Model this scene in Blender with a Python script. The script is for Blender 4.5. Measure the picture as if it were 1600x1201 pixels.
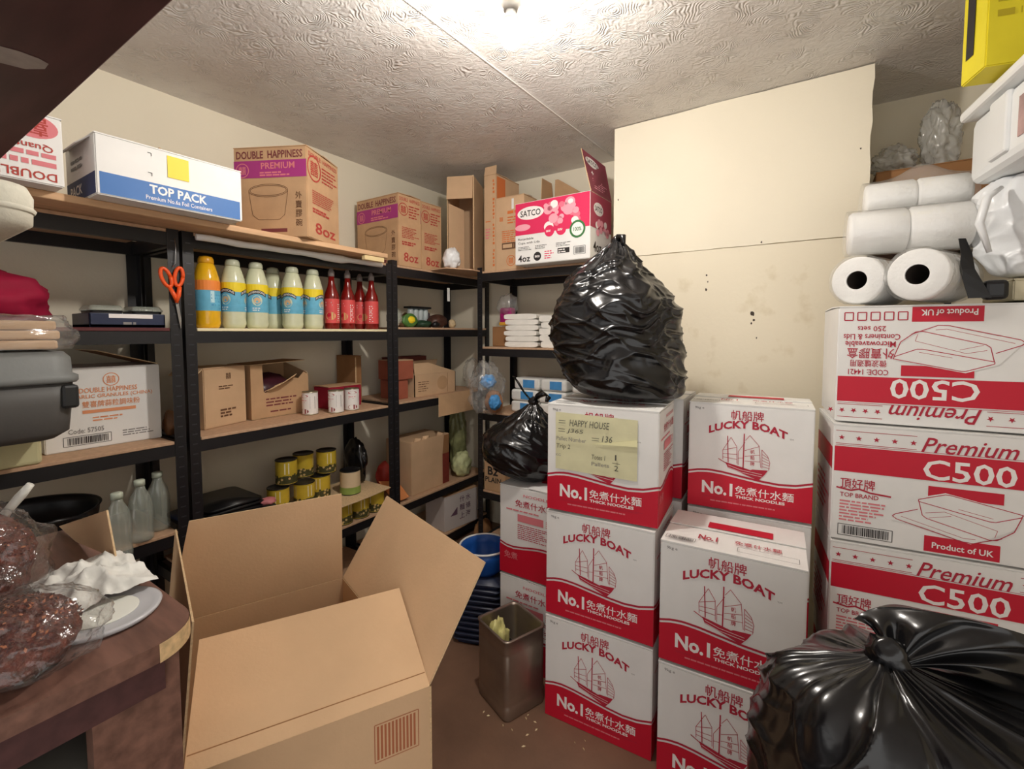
import bpy, bmesh, math, random
from math import sin, cos, pi, radians, sqrt, atan2
from mathutils import Vector, Matrix, noise

for o in list(bpy.data.objects):
    bpy.data.objects.remove(o)
SC = bpy.context.scene
COL = SC.collection
random.seed(7)

# ------------------------------------------------------------------ camera
FPX, CXP, CYP, CAMH, PITCH, YAW = 726.0, 800.0, 560.0, 1.4, radians(3.2), radians(33.6)
cd = bpy.data.cameras.new('camera')
cd.sensor_fit = 'HORIZONTAL'; cd.sensor_width = 36.0
cd.lens = 36.0 * FPX / 1600.0
cd.shift_y = -(600.5 - CYP) / 1600.0
cd.clip_start = 0.01
cam = bpy.data.objects.new('camera', cd); COL.objects.link(cam)
cam.location = (0, 0, CAMH)
cam.rotation_euler = (pi / 2 - PITCH, 0, YAW)
SC.camera = cam
_r = Vector((cos(YAW), sin(YAW), 0)); _h = Vector((-sin(YAW), cos(YAW), 0))
_f = _h * cos(PITCH) + Vector((0, 0, -sin(PITCH))); _u = _h * sin(PITCH) + Vector((0, 0, cos(PITCH)))
def on(axis, val, px, py):
    """point where the ray through a photo pixel meets the plane axis = val"""
    D = _f + _r * ((px - CXP) / FPX) - _u * ((py - CYP) / FPX)
    i = 'xyz'.index(axis); O = Vector((0, 0, CAMH))
    return O + D * ((val - O[i]) / D[i])

# ------------------------------------------------------------------ world, exposure
w = bpy.data.worlds.new('world'); SC.world = w; w.use_nodes = True
w.node_tree.nodes['Background'].inputs[0].default_value = (1.0, 0.968, 0.93, 1)
w.node_tree.nodes['Background'].inputs[1].default_value = 0.54
SC.view_settings.view_transform = 'Standard'
SC.view_settings.look = 'None'
SC.view_settings.exposure = 1.38
SC.view_settings.gamma = 1.0
SC.view_settings.use_curve_mapping = False
BULB_STRENGTH = 330.0

# ------------------------------------------------------------------ materials
MATS = {}
def srgb(h):
    if isinstance(h, str):
        h = tuple(int(h[i:i + 2], 16) / 255 for i in (0, 2, 4))
    return tuple(c / 12.92 if c <= .04045 else ((c + .055) / 1.055) ** 2.4 for c in h)
def mat(name, col, rough=.6, metal=0, vary=0.0, vscale=20, bump=0.0, bscale=200, alpha=1, trans=0, coat=0,
        spec=.5, emit=None, estr=0, stretch=None, sheen=0, ior=1.45):
    if name in MATS: return MATS[name]
    m = bpy.data.materials.new(name); m.use_nodes = True
    nt = m.node_tree; b = nt.nodes['Principled BSDF']
    c = srgb(col)
    b.inputs['Base Color'].default_value = (*c, 1); b.inputs['Roughness'].default_value = rough
    b.inputs['Metallic'].default_value = metal; b.inputs['Alpha'].default_value = alpha
    b.inputs['Transmission Weight'].default_value = trans; b.inputs['Coat Weight'].default_value = coat
    b.inputs['Specular IOR Level'].default_value = spec; b.inputs['IOR'].default_value = ior
    if emit:
        b.inputs['Emission Color'].default_value = (*srgb(emit), 1); b.inputs['Emission Strength'].default_value = estr
    tc = None
    def coords():
        nonlocal tc
        if tc is None:
            t = nt.nodes.new('ShaderNodeTexCoord'); mp = nt.nodes.new('ShaderNodeMapping')
            nt.links.new(t.outputs['Object'], mp.inputs[0])
            if stretch: mp.inputs['Scale'].default_value = stretch
            tc = mp
        return tc.outputs[0]
    if vary:
        n = nt.nodes.new('ShaderNodeTexNoise'); n.inputs['Scale'].default_value = vscale
        n.inputs['Detail'].default_value = 6
        nt.links.new(coords(), n.inputs[0])
        r = nt.nodes.new('ShaderNodeValToRGB')
        r.color_ramp.elements[0].position = .3; r.color_ramp.elements[1].position = .7
        r.color_ramp.elements[0].color = (*[x * (1 - vary) for x in c], 1)
        r.color_ramp.elements[1].color = (*[min(1, x * (1 + vary)) for x in c], 1)
        nt.links.new(n.outputs[0], r.inputs[0]); nt.links.new(r.outputs[0], b.inputs['Base Color'])
    if bump:
        n = nt.nodes.new('ShaderNodeTexNoise'); n.inputs['Scale'].default_value = bscale; n.inputs['Detail'].default_value = 4
        nt.links.new(coords(), n.inputs[0])
        bp = nt.nodes.new('ShaderNodeBump'); bp.inputs['Strength'].default_value = bump; bp.inputs['Distance'].default_value = .01
        nt.links.new(n.outputs[0], bp.inputs['Height']); nt.links.new(bp.outputs[0], b.inputs['Normal'])
    MATS[name] = m
    return m
CARD = mat('cardboard', 'c39e78', .85, vary=.10, vscale=9, bump=.05, bscale=160)
CARD2 = mat('cardboard pale', 'd0ae8a', .85, vary=.08, vscale=7, bump=.04, bscale=160)
CARD3 = mat('cardboard dark', '9a6f48', .88, vary=.12, vscale=8, bump=.05, bscale=160)
CARDE = mat('cardboard cut edge', 'd9bb92', .9, vary=.15, vscale=160)
CARDR = mat('cardboard reddish', 'a35a44', .85, vary=.12, vscale=10)
WHITE = mat('white carton board', 'ecebe8', .55, vary=.03, vscale=10, bump=.03, bscale=60)
RED = mat('crimson print', 'c8102f', .5)
REDK = mat('crimson line print', 'b5213a', .6)
PINKP = mat('pale red print', 'dd7f86', .6)
MAG = mat('magenta print', 'a8357e', .6)
REDB = mat('red print on brown card', 'b5443c', .7)
MAROON = mat('maroon print on brown card', '7b3a3c', .7)
ORANGE = mat('orange print', 'd9783f', .7)
BLUEP = mat('blue print', '3f74b8', .5)
NAVYP = mat('navy print', '2b3a66', .6)
BLACKP = mat('black print', '2a2626', .6)
GREYP = mat('grey print', '8d8a88', .6)
WHITEP = mat('white print', 'f4efec', .5)
BROWNP = mat('dark brown print', '6b4a33', .7)
BLKMET = mat('black powder coated steel', '17171b', .42, metal=.0, bump=.04, bscale=300, spec=.6)
SLOT = mat('worn slot edge', '4a4a50', .35, metal=.6)
MDF = mat('chipboard shelf', 'c6a283', .75, vary=.10, vscale=60, bump=.05, bscale=200)
PALEB = mat('pale painted shelf edge', 'efe3bc', .6, vary=.04, vscale=20)
MAROONB = mat('maroon shelf board', '5d2a2c', .6, vary=.1, vscale=20)
PLANK = mat('raw timber plank', 'd3ab84', .7, vary=.14, vscale=6, stretch=(1, 8, 8))
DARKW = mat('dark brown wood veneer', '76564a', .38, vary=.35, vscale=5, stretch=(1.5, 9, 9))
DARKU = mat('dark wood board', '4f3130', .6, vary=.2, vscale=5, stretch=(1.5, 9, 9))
BAGM = mat('black bin bag plastic', '0e0e10', .22, spec=.7, bump=.10, bscale=18)
WBAG = mat('white translucent plastic film', 'e9ebec', .3, vary=.04, vscale=12, spec=.6, bump=.2, bscale=30)
def film_mat(name, haze, col='eef0ee', rough=.12, bump=.35, bscale=40):
    """thin film: mostly transparent, a little haze, sharp sheen"""
    m = bpy.data.materials.new(name); m.use_nodes = True; nt = m.node_tree; N = nt.nodes; L = nt.links.new
    N.remove(N['Principled BSDF']); out = N['Material Output']
    tr = N.new('ShaderNodeBsdfTransparent'); df = N.new('ShaderNodeBsdfDiffuse'); gl = N.new('ShaderNodeBsdfGlossy'); lw = N.new('ShaderNodeLayerWeight'); fr = N.new('ShaderNodeMath')
    df.inputs[0].default_value = (*srgb(col), 1); gl.inputs['Roughness'].default_value = rough; lw.inputs[0].default_value = .5; fr.operation = 'POWER'; fr.inputs[1].default_value = 2.6; L(lw.outputs['Facing'], fr.inputs[0]); ad = N.new('ShaderNodeMath'); ad.operation = 'MULTIPLY_ADD'; ad.inputs[1].default_value = .55; ad.inputs[2].default_value = .06; L(fr.outputs[0], ad.inputs[0])
    m1 = N.new('ShaderNodeMixShader'); m2 = N.new('ShaderNodeMixShader'); m1.inputs[0].default_value = haze
    L(tr.outputs[0], m1.inputs[1]); L(df.outputs[0], m1.inputs[2]); L(ad.outputs[0], m2.inputs[0]); L(m1.outputs[0], m2.inputs[1]); L(gl.outputs[0], m2.inputs[2]); L(m2.outputs[0], out.inputs[0])
    tc = N.new('ShaderNodeTexCoord'); nz = N.new('ShaderNodeTexNoise'); nz.inputs['Scale'].default_value = bscale; nz.inputs['Detail'].default_value = 3
    bp = N.new('ShaderNodeBump'); bp.inputs['Strength'].default_value = bump; bp.inputs['Distance'].default_value = .01
    L(tc.outputs['Object'], nz.inputs[0]); L(nz.outputs[0], bp.inputs['Height'])
    for n in (gl, lw, df): L(bp.outputs[0], n.inputs['Normal'])
    return m
CLEAR = film_mat('clear plastic film', .12)
CLEARS = film_mat('clear spice bag film', .03, bump=.6, bscale=55)
CLEARH = film_mat('hazy plastic film', .38, 'd9dad6')
CLEARB = film_mat('clear bottle plastic', .35, 'cfd8cc', .08, .05)
GREYPL = mat('grey plastic tub', '605f5d', .5, vary=.05, vscale=6, bump=.03, bscale=120)
TIN = mat('scratched tinplate', 'a89c90', .32, metal=.85, vary=.15, vscale=9)
STEEL = mat('steel', 'b9b9bb', .25, metal=1.0)
PAPER = mat('white tissue paper', 'f2f1ee', .85, vary=.03, vscale=15, bump=.25, bscale=90)
CLOTHW = mat('white folded cloth', 'efece4', .85, vary=.04, vscale=20, bump=.15, bscale=120)
BLACKPL = mat('black plastic', '151517', .35, spec=.5)
NAVYPL = mat('navy plastic', '27304c', .4, vary=.06, vscale=9)
BLUEPL = mat('blue plastic', '1f57a8', .35)
WHITEPL = mat('white plastic', 'eeeeea', .4)
ORPL = mat('orange plastic', 'ef5a22', .35)
YELL = mat('yellow print', 'f0d52a', .5)
LIMEY = mat('yellow carton', 'e6d62c', .55, vary=.05, vscale=10)

# ------------------------------------------------------------------ mesh builder
class MB:
    def __init__(s): s.v = []; s.f = []; s.mi = []; s.mats = []; s.sm = []
    def slot(s, m):
        if m not in s.mats: s.mats.append(m)
        return s.mats.index(m)
    def add(s, verts, faces, m=None, smooth=False, xf=None):
        k = len(s.v); i = s.slot(m) if m else 0
        for p in verts: s.v.append(tuple(xf @ Vector(p)) if xf else tuple(p))
        for f in faces: s.f.append([a + k for a in f]); s.mi.append(i); s.sm.append(smooth)
    def box(s, x0, x1, y0, y1, z0, z1, m=None, xf=None):
        v = [(x0, y0, z0), (x1, y0, z0), (x1, y1, z0), (x0, y1, z0), (x0, y0, z1), (x1, y0, z1), (x1, y1, z1), (x0, y1, z1)]
        s.add(v, [(0, 3, 2, 1), (4, 5, 6, 7), (0, 1, 5, 4), (1, 2, 6, 5), (2, 3, 7, 6), (3, 0, 4, 7)], m, False, xf)
    def rbox(s, x0, x1, y0, y1, z0, z1, m=None, r=.004, seg=2, xf=None):
        bm = bmesh.new(); bmesh.ops.create_cube(bm, size=1)
        for v in bm.verts:
            v.co = Vector((x0 + (v.co.x + .5) * (x1 - x0), y0 + (v.co.y + .5) * (y1 - y0), z0 + (v.co.z + .5) * (z1 - z0)))
        bmesh.ops.bevel(bm, geom=list(bm.edges), offset=r, segments=seg, affect='EDGES', profile=.5)
        s.bm(bm, m, xf=xf)
    def bm(s, bm, m=None, smooth=False, xf=None):
        bm.verts.ensure_lookup_table(); bm.verts.index_update()
        s.add([v.co for v in bm.verts], [[v.index for v in f.verts] for f in bm.faces], m, smooth, xf); bm.free()
    def prism(s, pts, z0, z1, m=None, xf=None):
        n = len(pts)
        v = [(x, y, z0) for x, y in pts] + [(x, y, z1) for x, y in pts]
        f = [tuple(range(n))[::-1], tuple(range(n, 2 * n))] + [(i, (i + 1) % n, n + (i + 1) % n, n + i) for i in range(n)]
        s.add(v, f, m, False, xf)
    def lathe(s, prof, seg=20, m=None, xf=None, smooth=True, cap0=True, cap1=True, sq=0):
        """profile of (radius, z); sq > 0 makes the section squarish"""
        v = []; f = []
        for r, z in prof:
            for j in range(seg):
                a = 2 * pi * j / seg; k = 1
                if sq: k = (abs(cos(a)) ** sq + abs(sin(a)) ** sq) ** (-1 / sq)
                v.append((r * k * cos(a), r * k * sin(a), z))
        for i in range(len(prof) - 1):
            for j in range(seg):
                j2 = (j + 1) % seg
                f.append((i * seg + j, i * seg + j2, (i + 1) * seg + j2, (i + 1) * seg + j))
        if cap0: f.append(tuple(range(seg))[::-1])
        if cap1: f.append(tuple(range((len(prof) - 1) * seg, len(prof) * seg)))
        s.add(v, f, m, smooth, xf)
    def tube(s, path, r, seg=8, m=None, xf=None):
        v = []; f = []; path = [Vector(p) for p in path]; n = len(path)
        rr = r if isinstance(r, (list, tuple)) else [r] * n
        for i, p in enumerate(path):
            d = (path[min(i + 1, n - 1)] - path[max(i - 1, 0)]).normalized()
            a = d.orthogonal().normalized() if i == 0 else (a - d * a.dot(d)).normalized()
            b = d.cross(a)
            for j in range(seg):
                t = 2 * pi * j / seg; v.append(p + (a * cos(t) + b * sin(t)) * rr[i])
        for i in range(n - 1):
            for j in range(seg):
                j2 = (j + 1) % seg; f.append((i * seg + j, i * seg + j2, (i + 1) * seg + j2, (i + 1) * seg + j))
        f.append(tuple(range(seg))[::-1]); f.append(tuple(range((n - 1) * seg, n * seg)))
        s.add(v, f, m, True, xf)
    def grid(s, fn, nu, nv, m=None, smooth=True, closed=False, xf=None):
        v = [fn(i / (nu if closed else nu - 1), j / (nv - 1)) for j in range(nv) for i in range(nu)]
        f = []
        for j in range(nv - 1):
            for i in range(nu if closed else nu - 1):
                i2 = (i + 1) % nu; f.append((j * nu + i, j * nu + i2, (j + 1) * nu + i2, (j + 1) * nu + i))
        s.add(v, f, m, smooth, xf)
    def build(s, name, m=None, parent=None, **tagkw):
        me = bpy.data.meshes.new(name); me.from_pydata(s.v, [], s.f)
        mats = s.mats if s.mats else [m]
        for x in mats: me.materials.append(x)
        me.polygons.foreach_set('material_index', s.mi); me.polygons.foreach_set('use_smooth', s.sm)
        me.update()
        o = bpy.data.objects.new(name, me); COL.objects.link(o)
        if parent: o.parent = parent
        if tagkw: tag(o, **tagkw)
        return o

def tag(o, label=None, cat=None, group=None, kind=None):
    if label: o['label'] = label
    if cat: o['category'] = cat
    if group: o['group'] = group
    if kind: o['kind'] = kind
    return o
def thing(name, label, cat, loc=(0, 0, 0), rz=0, group=None):
    o = bpy.data.objects.new(name, None); COL.objects.link(o)
    o.empty_display_size = .05
    o.location = loc; o.rotation_euler = (0, 0, rz)
    return tag(o, label, cat, group)
def reparent_copy(o, parent=None):
    c = o.copy(); COL.objects.link(c); c.parent = parent
    for ch in o.children: reparent_copy(ch, c)
    return c
def dup(o, loc, rz=None, label=None, group=None):
    c = reparent_copy(o); c.location = loc
    if rz is not None: c.rotation_euler = (0, 0, rz)
    if label: c['label'] = label
    if group: c['group'] = group
    return c
def one(name, fn, m, parent=None, **kw):
    b = MB(); fn(b); return b.build(name, m, parent, **kw)

# ------------------------------------------------------------------ flat print (lettering and bands on faces)
_tc = {}
def tmesh(s, bold=0, shear=0):
    if any(ord(ch) > 0x2E80 for ch in s): bold = min(bold, .007)
    k = (s, bold, shear)
    if k in _tc: return _tc[k]
    cu = bpy.data.curves.new('t', 'FONT'); cu.body = s; cu.size = 1; cu.offset = bold; cu.shear = shear
    cu.resolution_u = 2; cu.fill_mode = 'FRONT'
    ob = bpy.data.objects.new('t', cu)
    me = bpy.data.meshes.new_from_object(ob)
    V = [(v.co.x, v.co.y) for v in me.vertices]; Fc = [list(p.vertices) for p in me.polygons]
    bpy.data.objects.remove(ob); bpy.data.curves.remove(cu); bpy.data.meshes.remove(me)
    if not V: V = [(0, 0), (1, 0), (1, 1)]
    x0 = min(a for a, b in V); x1 = max(a for a, b in V); y0 = min(b for a, b in V); y1 = max(b for a, b in V)
    _tc[k] = ([((a - x0) / max(x1 - x0, 1e-6), (b - y0) / max(y1 - y0, 1e-6)) for a, b in V], Fc)
    return _tc[k]
class Print:
    def __init__(s): s.it = []
    def poly(s, pts, m, layer=0): s.it.append((list(pts), [list(range(len(pts)))], m, layer))
    def rect(s, a, b, c, d, m, layer=0): s.poly([(a, b), (c, b), (c, d), (a, d)], m, layer)
    def line(s, pts, wd, m, layer=1):
        for p, q in zip(pts[:-1], pts[1:]):
            dx, dy = q[0] - p[0], q[1] - p[1]; L = sqrt(dx * dx + dy * dy) or 1
            nx, ny = -dy / L * wd / 2, dx / L * wd / 2
            s.poly([(p[0] - nx, p[1] - ny), (q[0] - nx, q[1] - ny), (q[0] + nx, q[1] + ny), (p[0] + nx, p[1] + ny)], m, layer)
    def frame(s, a, b, c, d, wd, m, layer=1): s.line([(a, b), (c, b), (c, d), (a, d), (a, b)], wd, m, layer)
    def text(s, t, a, b, c, d, m, bold=0, shear=0, layer=2, warp=None, rot=0):
        V, Fc = tmesh(t, bold, shear)
        if rot: P = [(a + (c - a) * (1 - y), b + (d - b) * x) for x, y in V]
        else: P = [(a + (c - a) * x, b + (d - b) * y) for x, y in V]
        if warp: P = [warp(*p) for p in P]
        s.it.append((P, Fc, m, layer))
    def disc(s, x, y, rx, ry, m, layer=0, n=24):
        s.poly([(x + rx * cos(2 * pi * i / n), y + ry * sin(2 * pi * i / n)) for i in range(n)], m, layer)
    def star(s, x, y, r, m, layer=1):
        s.poly([(x + (r if i % 2 == 0 else r * .42) * sin(pi * i / 5), y + (r if i % 2 == 0 else r * .42) * cos(pi * i / 5)) for i in range(10)], m, layer)
    def bars(s, a, b, c, d, n, m, layer=1, seed=1, fill=.45, right=False):
        """rows of print too small to read"""
        R = random.Random(seed); rh = (d - b) / n
        for i in range(n):
            y0 = b + rh * i; end = a + (c - a) * R.uniform(.6, 1); x = a
            if right: x = c - (end - a); end = c
            while x < end:
                wl = min(R.uniform(.7, 3) * rh, end - x); s.rect(x, y0, x + wl, y0 + rh * fill, m, layer); x += wl + rh * .35
    def barcode(s, a, b, c, d, m=None, layer=1, seed=3):
        m = m or BLACKP; R = random.Random(seed); s.frame(a, b, c, d, (d - b) * .05, m, layer)
        x = a + (c - a) * .08
        while x < c - (c - a) * .08:
            wd = R.choice((1, 1, 2, 3)) * (c - a) / 130; s.rect(x, b + (d - b) * .12, x + wd, d - (d - b) * .12, m, layer); x += wd + R.choice((1, 1, 2)) * (c - a) / 130
    def happiness(s, x, y, r, m, layer=1, seal=True):
        """round seal with a paired emblem"""
        n = 24
        if seal: s.line([(x + r * cos(2 * pi * i / n), y + r * sin(2 * pi * i / n)) for i in range(n + 1)], r * .13, m, layer)
        s.text('囍', x - r * .6, y - r * .6, x + r * .6, y + r * .6, m, bold=.02, layer=layer)
    def build(s, name, parent, mapper, label=None):
        b = MB()
        for P, Fc, m, layer in s.it:
            b.add([mapper(x, y, .0004 + .00018 * layer) for x, y in P], Fc, m)
        o = b.build(name, None, parent)
        o['kind'] = 'stuff'
        if label: o['label'] = label
        return o
def m_front(W=None, H=None, flip=False, y=0.0):
    return (lambda u, v, e: (W - u, y - e, H - v)) if flip else (lambda u, v, e: (u, y - e, v))
def m_right(w): return lambda u, v, e: (w + e, u, v)
def m_left(d): return lambda u, v, e: (-e, d - u, v)
def m_top(h): return lambda u, v, e: (u, v, h + e)
def m_cyl(R, z0=0, a0=-pi / 2): return lambda u, v, e: ((R + e) * cos(a0 + u / R), (R + e) * sin(a0 + u / R), z0 + v)

# ------------------------------------------------------------------ cartons
def carton(name, label, loc, rz, w, d, h, m, fm=None, group=None, cat='box', tape=None, seam='x', seed=0, top=True):
    """closed carton; origin at the front left bottom corner, x along the front, y to the back"""
    t = thing(name, label, cat, loc, rz, group)
    R = random.Random(seed * 31 + 5)
    def body(b):
        ft = .0035
        bm = bmesh.new(); bmesh.ops.create_cube(bm, size=1)
        bmesh.ops.subdivide_edges(bm, edges=list(bm.edges), cuts=3, use_grid_fill=True)
        for v in bm.verts:
            c = v.co.copy(); bl = (.25 - c.x * c.x) * (.25 - c.z * c.z) * 16
            bs = (.25 - c.y * c.y) * (.25 - c.z * c.z) * 16
            y = (c.y + .5) * d; x = (c.x + .5) * w
            x += (.003 * bs if c.x > .49 else -.003 * bs if c.x < -.49 else 0) * -.6
            if c.y < -.49: y += .0012 * bl
            v.co = Vector((x, y, (c.z + .5) * (h - ft)))
        sharp = [e for e in bm.edges if e.calc_face_angle(0) > .7]
        bmesh.ops.bevel(bm, geom=sharp, offset=.003, segments=2, affect='EDGES')
        b.bm(bm)
    one('body', body, m, t)
    fm = fm or m
    if top:
        for k in (0, 1):
            def fl(b):
                g = .0015; a = R.uniform(.0, .006)
                if seam == 'x':
                    y0, y1 = (0, d / 2 - g) if k == 0 else (d / 2 + g, d)
                    z0, z1 = (h - .0034, h - .0034 + a) if k == 0 else (h - .0034 + a, h - .0034)
                    v = [(0, y0, z0), (w, y0, z0), (w, y1, z1), (0, y1, z1)]
                else:
                    x0, x1 = (0, w / 2 - g) if k == 0 else (w / 2 + g, w)
                    z0, z1 = (h - .0034, h - .0034 + a) if k == 0 else (h - .0034 + a, h - .0034)
                    v = [(x0, 0, z0), (x1, 0, z1), (x1, d, z1), (x0, d, z0)]
                v += [(x, y, z + .0034) for x, y, z in v]
                b.add(v, [(0, 3, 2, 1), (4, 5, 6, 7), (0, 1, 5, 4), (1, 2, 6, 5), (2, 3, 7, 6), (3, 0, 4, 7)])
            one('flap', fl, fm, t)
    if tape:
        one('tape', (lambda b: b.box(0, w, d / 2 - .024, d / 2 + .024, h + .0062, h + .0066)) if seam == 'x' else
            (lambda b: b.box(w / 2 - .024, w / 2 + .024, 0, d, h + .0062, h + .0066)), tape, t)
    return t
def plate(b, P, th, m=None, em=None):
    """flat quad panel P (4 points) with thickness along its normal"""
    P = [Vector(p) for p in P]; n = (P[1] - P[0]).cross(P[2] - P[0]).normalized() * th
    v = P + [p - n for p in P]; k = len(P)
    b.add(v, [tuple(range(k)), tuple(range(2 * k - 1, k - 1, -1))], m)
    b.add(v, [(i, k + i, k + (i + 1) % k, (i + 1) % k) for i in range(k)], em or m)
def open_box(name, label, loc, rz, w, d, h, m, flaps, corners=None, group=None, bottom=True, em=None, cat='box', inm=None):
    """open carton. corners = 4 local rim corners FL FR BR BL (may be skewed); flaps: side -> (length, angle, taper0, taper1);
    angle 0 = flat outward, 90 = upright, 160 = folded in"""
    t = thing(name, label, cat, loc, rz, group); em = em or CARDE
    C = [Vector((x, y, 0)) for x, y in (corners or [(0, 0), (w, 0), (w, d), (0, d)])]
    cen = sum(C, Vector()) / 4; th = .005
    def body(b):
        for i in range(4):
            p, q = C[i], C[(i + 1) % 4]; up = Vector((0, 0, h))
            plate(b, [p, q, q + up, p + up], th, m, em)
        if bottom:
            b.add([c + (cen - c) * .02 + Vector((0, 0, .003)) for c in C], [(0, 1, 2, 3)], m)
    one('body', body, m, t)
    for sd, (L, ang, t0, t1) in flaps.items():
        i = ['front', 'right', 'back', 'left'].index(sd); p, q = C[i], C[(i + 1) % 4]
        e = (q - p).normalized(); out = Vector((e.y, -e.x, 0)); a = radians(ang)
        dr = out * cos(a) + Vector((0, 0, sin(a))); up = Vector((0, 0, h + .001))
        g = .004
        P = [p + up + e * g, q + up - e * g, q + up - e * (g + t1) + dr * L, p + up + e * (g + t0) + dr * L]
        one('flap', lambda b: plate(b, P, .004, m, em), m, t)
    return t

# ------------------------------------------------------------------ crumpled plastic
def lerp_rows(rows, t):
    k = t * (len(rows) - 1); i = min(int(k), len(rows) - 2); f = k - i
    p0 = rows[max(i - 1, 0)]; p1 = rows[i]; p2 = rows[i + 1]; p3 = rows[min(i + 2, len(rows) - 1)]
    return [.5 * ((2 * b) + (-a + c) * f + (2 * a - 5 * b + 4 * c - e) * f * f + (-a + 3 * b - 3 * c + e) * f ** 3) for a, b, c, e in zip(p0, p1, p2, p3)]
def rid(p, oc=3):
    v = 0; a = 1; s = 0
    for k in range(oc):
        v += a * (1 - abs(noise.noise(p))) ** 3; s += a; p = p * 2.03 + Vector((3.1, 7.7, 1.3)); a *= .5
    return v / s
def bag_mesh(b, rows, m, seed=0, nt=150, nz=120, amp=.02, pleat=.012, slant=.9, freq=7, flat_bottom=True):
    """rows from bottom to top: (z, cx, cy, rx, ry). Creased plastic sack"""
    zb = rows[0][0]; R0 = max(r[3] for r in rows)
    def crease(x, z, th, f, sd):
        al = cos(th) * x + sin(th) * z; pe = -sin(th) * x + cos(th) * z
        n = noise.noise(Vector((pe * f + .5 * noise.noise(Vector((al * 9, pe * 6, sd))), al * f * .16, sd * 4.7)))
        return (1 - abs(n)) ** 7
    def fn(u, t):
        z, cx, cy, rx, ry = lerp_rows(rows, t)
        a = 2 * pi * u; ca, sa = cos(a), sin(a); R = max(rx, .001)
        x = R0 * (((a - pi / 2) % (2 * pi)) - pi)
        q = Vector((ca * 1.5, sa * 1.5, z * 3 + seed * 5.3))
        wob = noise.noise(q * .8) * .35 + noise.noise(q * 1.7) * .2
        edge = min(1, t * 6) * min(1, (1 - t) * 5 + .15)
        mask = .35 + .65 * max(0, min(1, .5 + 1.6 * noise.noise(q * 1.3 + Vector((9, 0, 0)))))
        c1 = crease(x, z, slant, freq, seed); c2 = crease(x, z, slant - .55, freq * 1.5, seed + 2); c3 = crease(x, z, -.5, freq * .8, seed + 5)
        cr = amp * ((c1 - .25) * .55 * mask + (c2 - .25) * .26 * (1.2 - mask) + (c3 - .25) * .20) + noise.noise(q * 1.15) * amp * .9
        top = max(0, (t - .45) / .55)
        pl = (abs(sin(a * 4.5 + wob * 5 + seed)) - .6) * pleat * top * (1 - .5 * top) * 2
        pl += (abs(sin(a * 9.5 + wob * 7)) - .6) * pleat * .5 * top
        k = min(1, R / .06)
        dr = (cr * edge + pl) * k
        return (cx + (rx + dr) * ca, cy + (ry + dr * ry / R) * sa, max(z + cr * .15 * edge, zb + .0005 if flat_bottom else -9))
    b.grid(fn, nt, nz, m, True, True)
    n = nt
    b.add([fn(i / n, 0) for i in range(n)], [tuple(range(n))[::-1]], m)
    b.add([fn(i / n, 1) for i in range(n)], [tuple(range(n))], m)
def rows_px(rows, ypl, dep=.85, cy=None):
    """outline rows (py, left px, right px) on the plane y = ypl into sack rows, bottom first"""
    out = []
    for py, l, r in rows:
        L = on('y', ypl, l, py); Rr = on('y', ypl, r, py); rx = (Rr.x - L.x) / 2
        out.append([(L.z + Rr.z) / 2, (L.x + Rr.x) / 2, ypl if cy is None else cy, rx, rx * dep])
    out.sort(key=lambda q: q[0])
    return out
def blob(b, c, r, m, seed=0, amp=.25, freq=2.2, sub=4, crease=.5, zmin=None):
    bm = bmesh.new(); bmesh.ops.create_icosphere(bm, subdivisions=sub, radius=1)
    for v in bm.verts:
        p = v.co.normalized(); q = p * freq + Vector((seed * 7.1, seed * 3.3, seed))
        k = 1 + amp * noise.noise(q) + amp * crease * (rid(q * 1.6, 3) - .5)
        v.co = Vector((c[0] + p.x * r[0] * k, c[1] + p.y * r[1] * k, c[2] + p.z * r[2] * k))
        if zmin is not None and v.co.z < zmin: v.co.z = zmin
    b.bm(bm, m, True)

# ================================================================== the room
CEIL = 2.435; XL = -2.40; XR = 1.25; YB = 2.73; YR = -1.75
def wall_mat(name, col, stain=.06):
    m = mat(name, col, .8, vary=stain, vscale=2.2, bump=.06, bscale=90)
    return m
WALL = wall_mat('cream painted plaster', 'eee6d1', .03)
PANEL = wall_mat('cream painted board', 'eee5d0', .025)
def stained_panel():
    m = mat('cream board with scuffs', 'ece2cb', .8, bump=.08, bscale=60)
    nt = m.node_tree; b = nt.nodes['Principled BSDF']
    tc = nt.nodes.new('ShaderNodeTexCoord'); n = nt.nodes.new('ShaderNodeTexNoise'); n.inputs['Scale'].default_value = 9; n.inputs['Detail'].default_value = 5
    nt.links.new(tc.outputs['Object'], n.inputs[0])
    r = nt.nodes.new('ShaderNodeValToRGB'); r.color_ramp.elements[0].position = .26; r.color_ramp.elements[1].position = .40
    r.color_ramp.elements[0].color = (*srgb('dccfb2'), 1); r.color_ramp.elements[1].color = (*srgb('ece2cb'), 1)
    nt.links.new(n.outputs[0], r.inputs[0]); nt.links.new(r.outputs[0], b.inputs['Base Color'])
    return m
PANEL2 = stained_panel()
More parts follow.
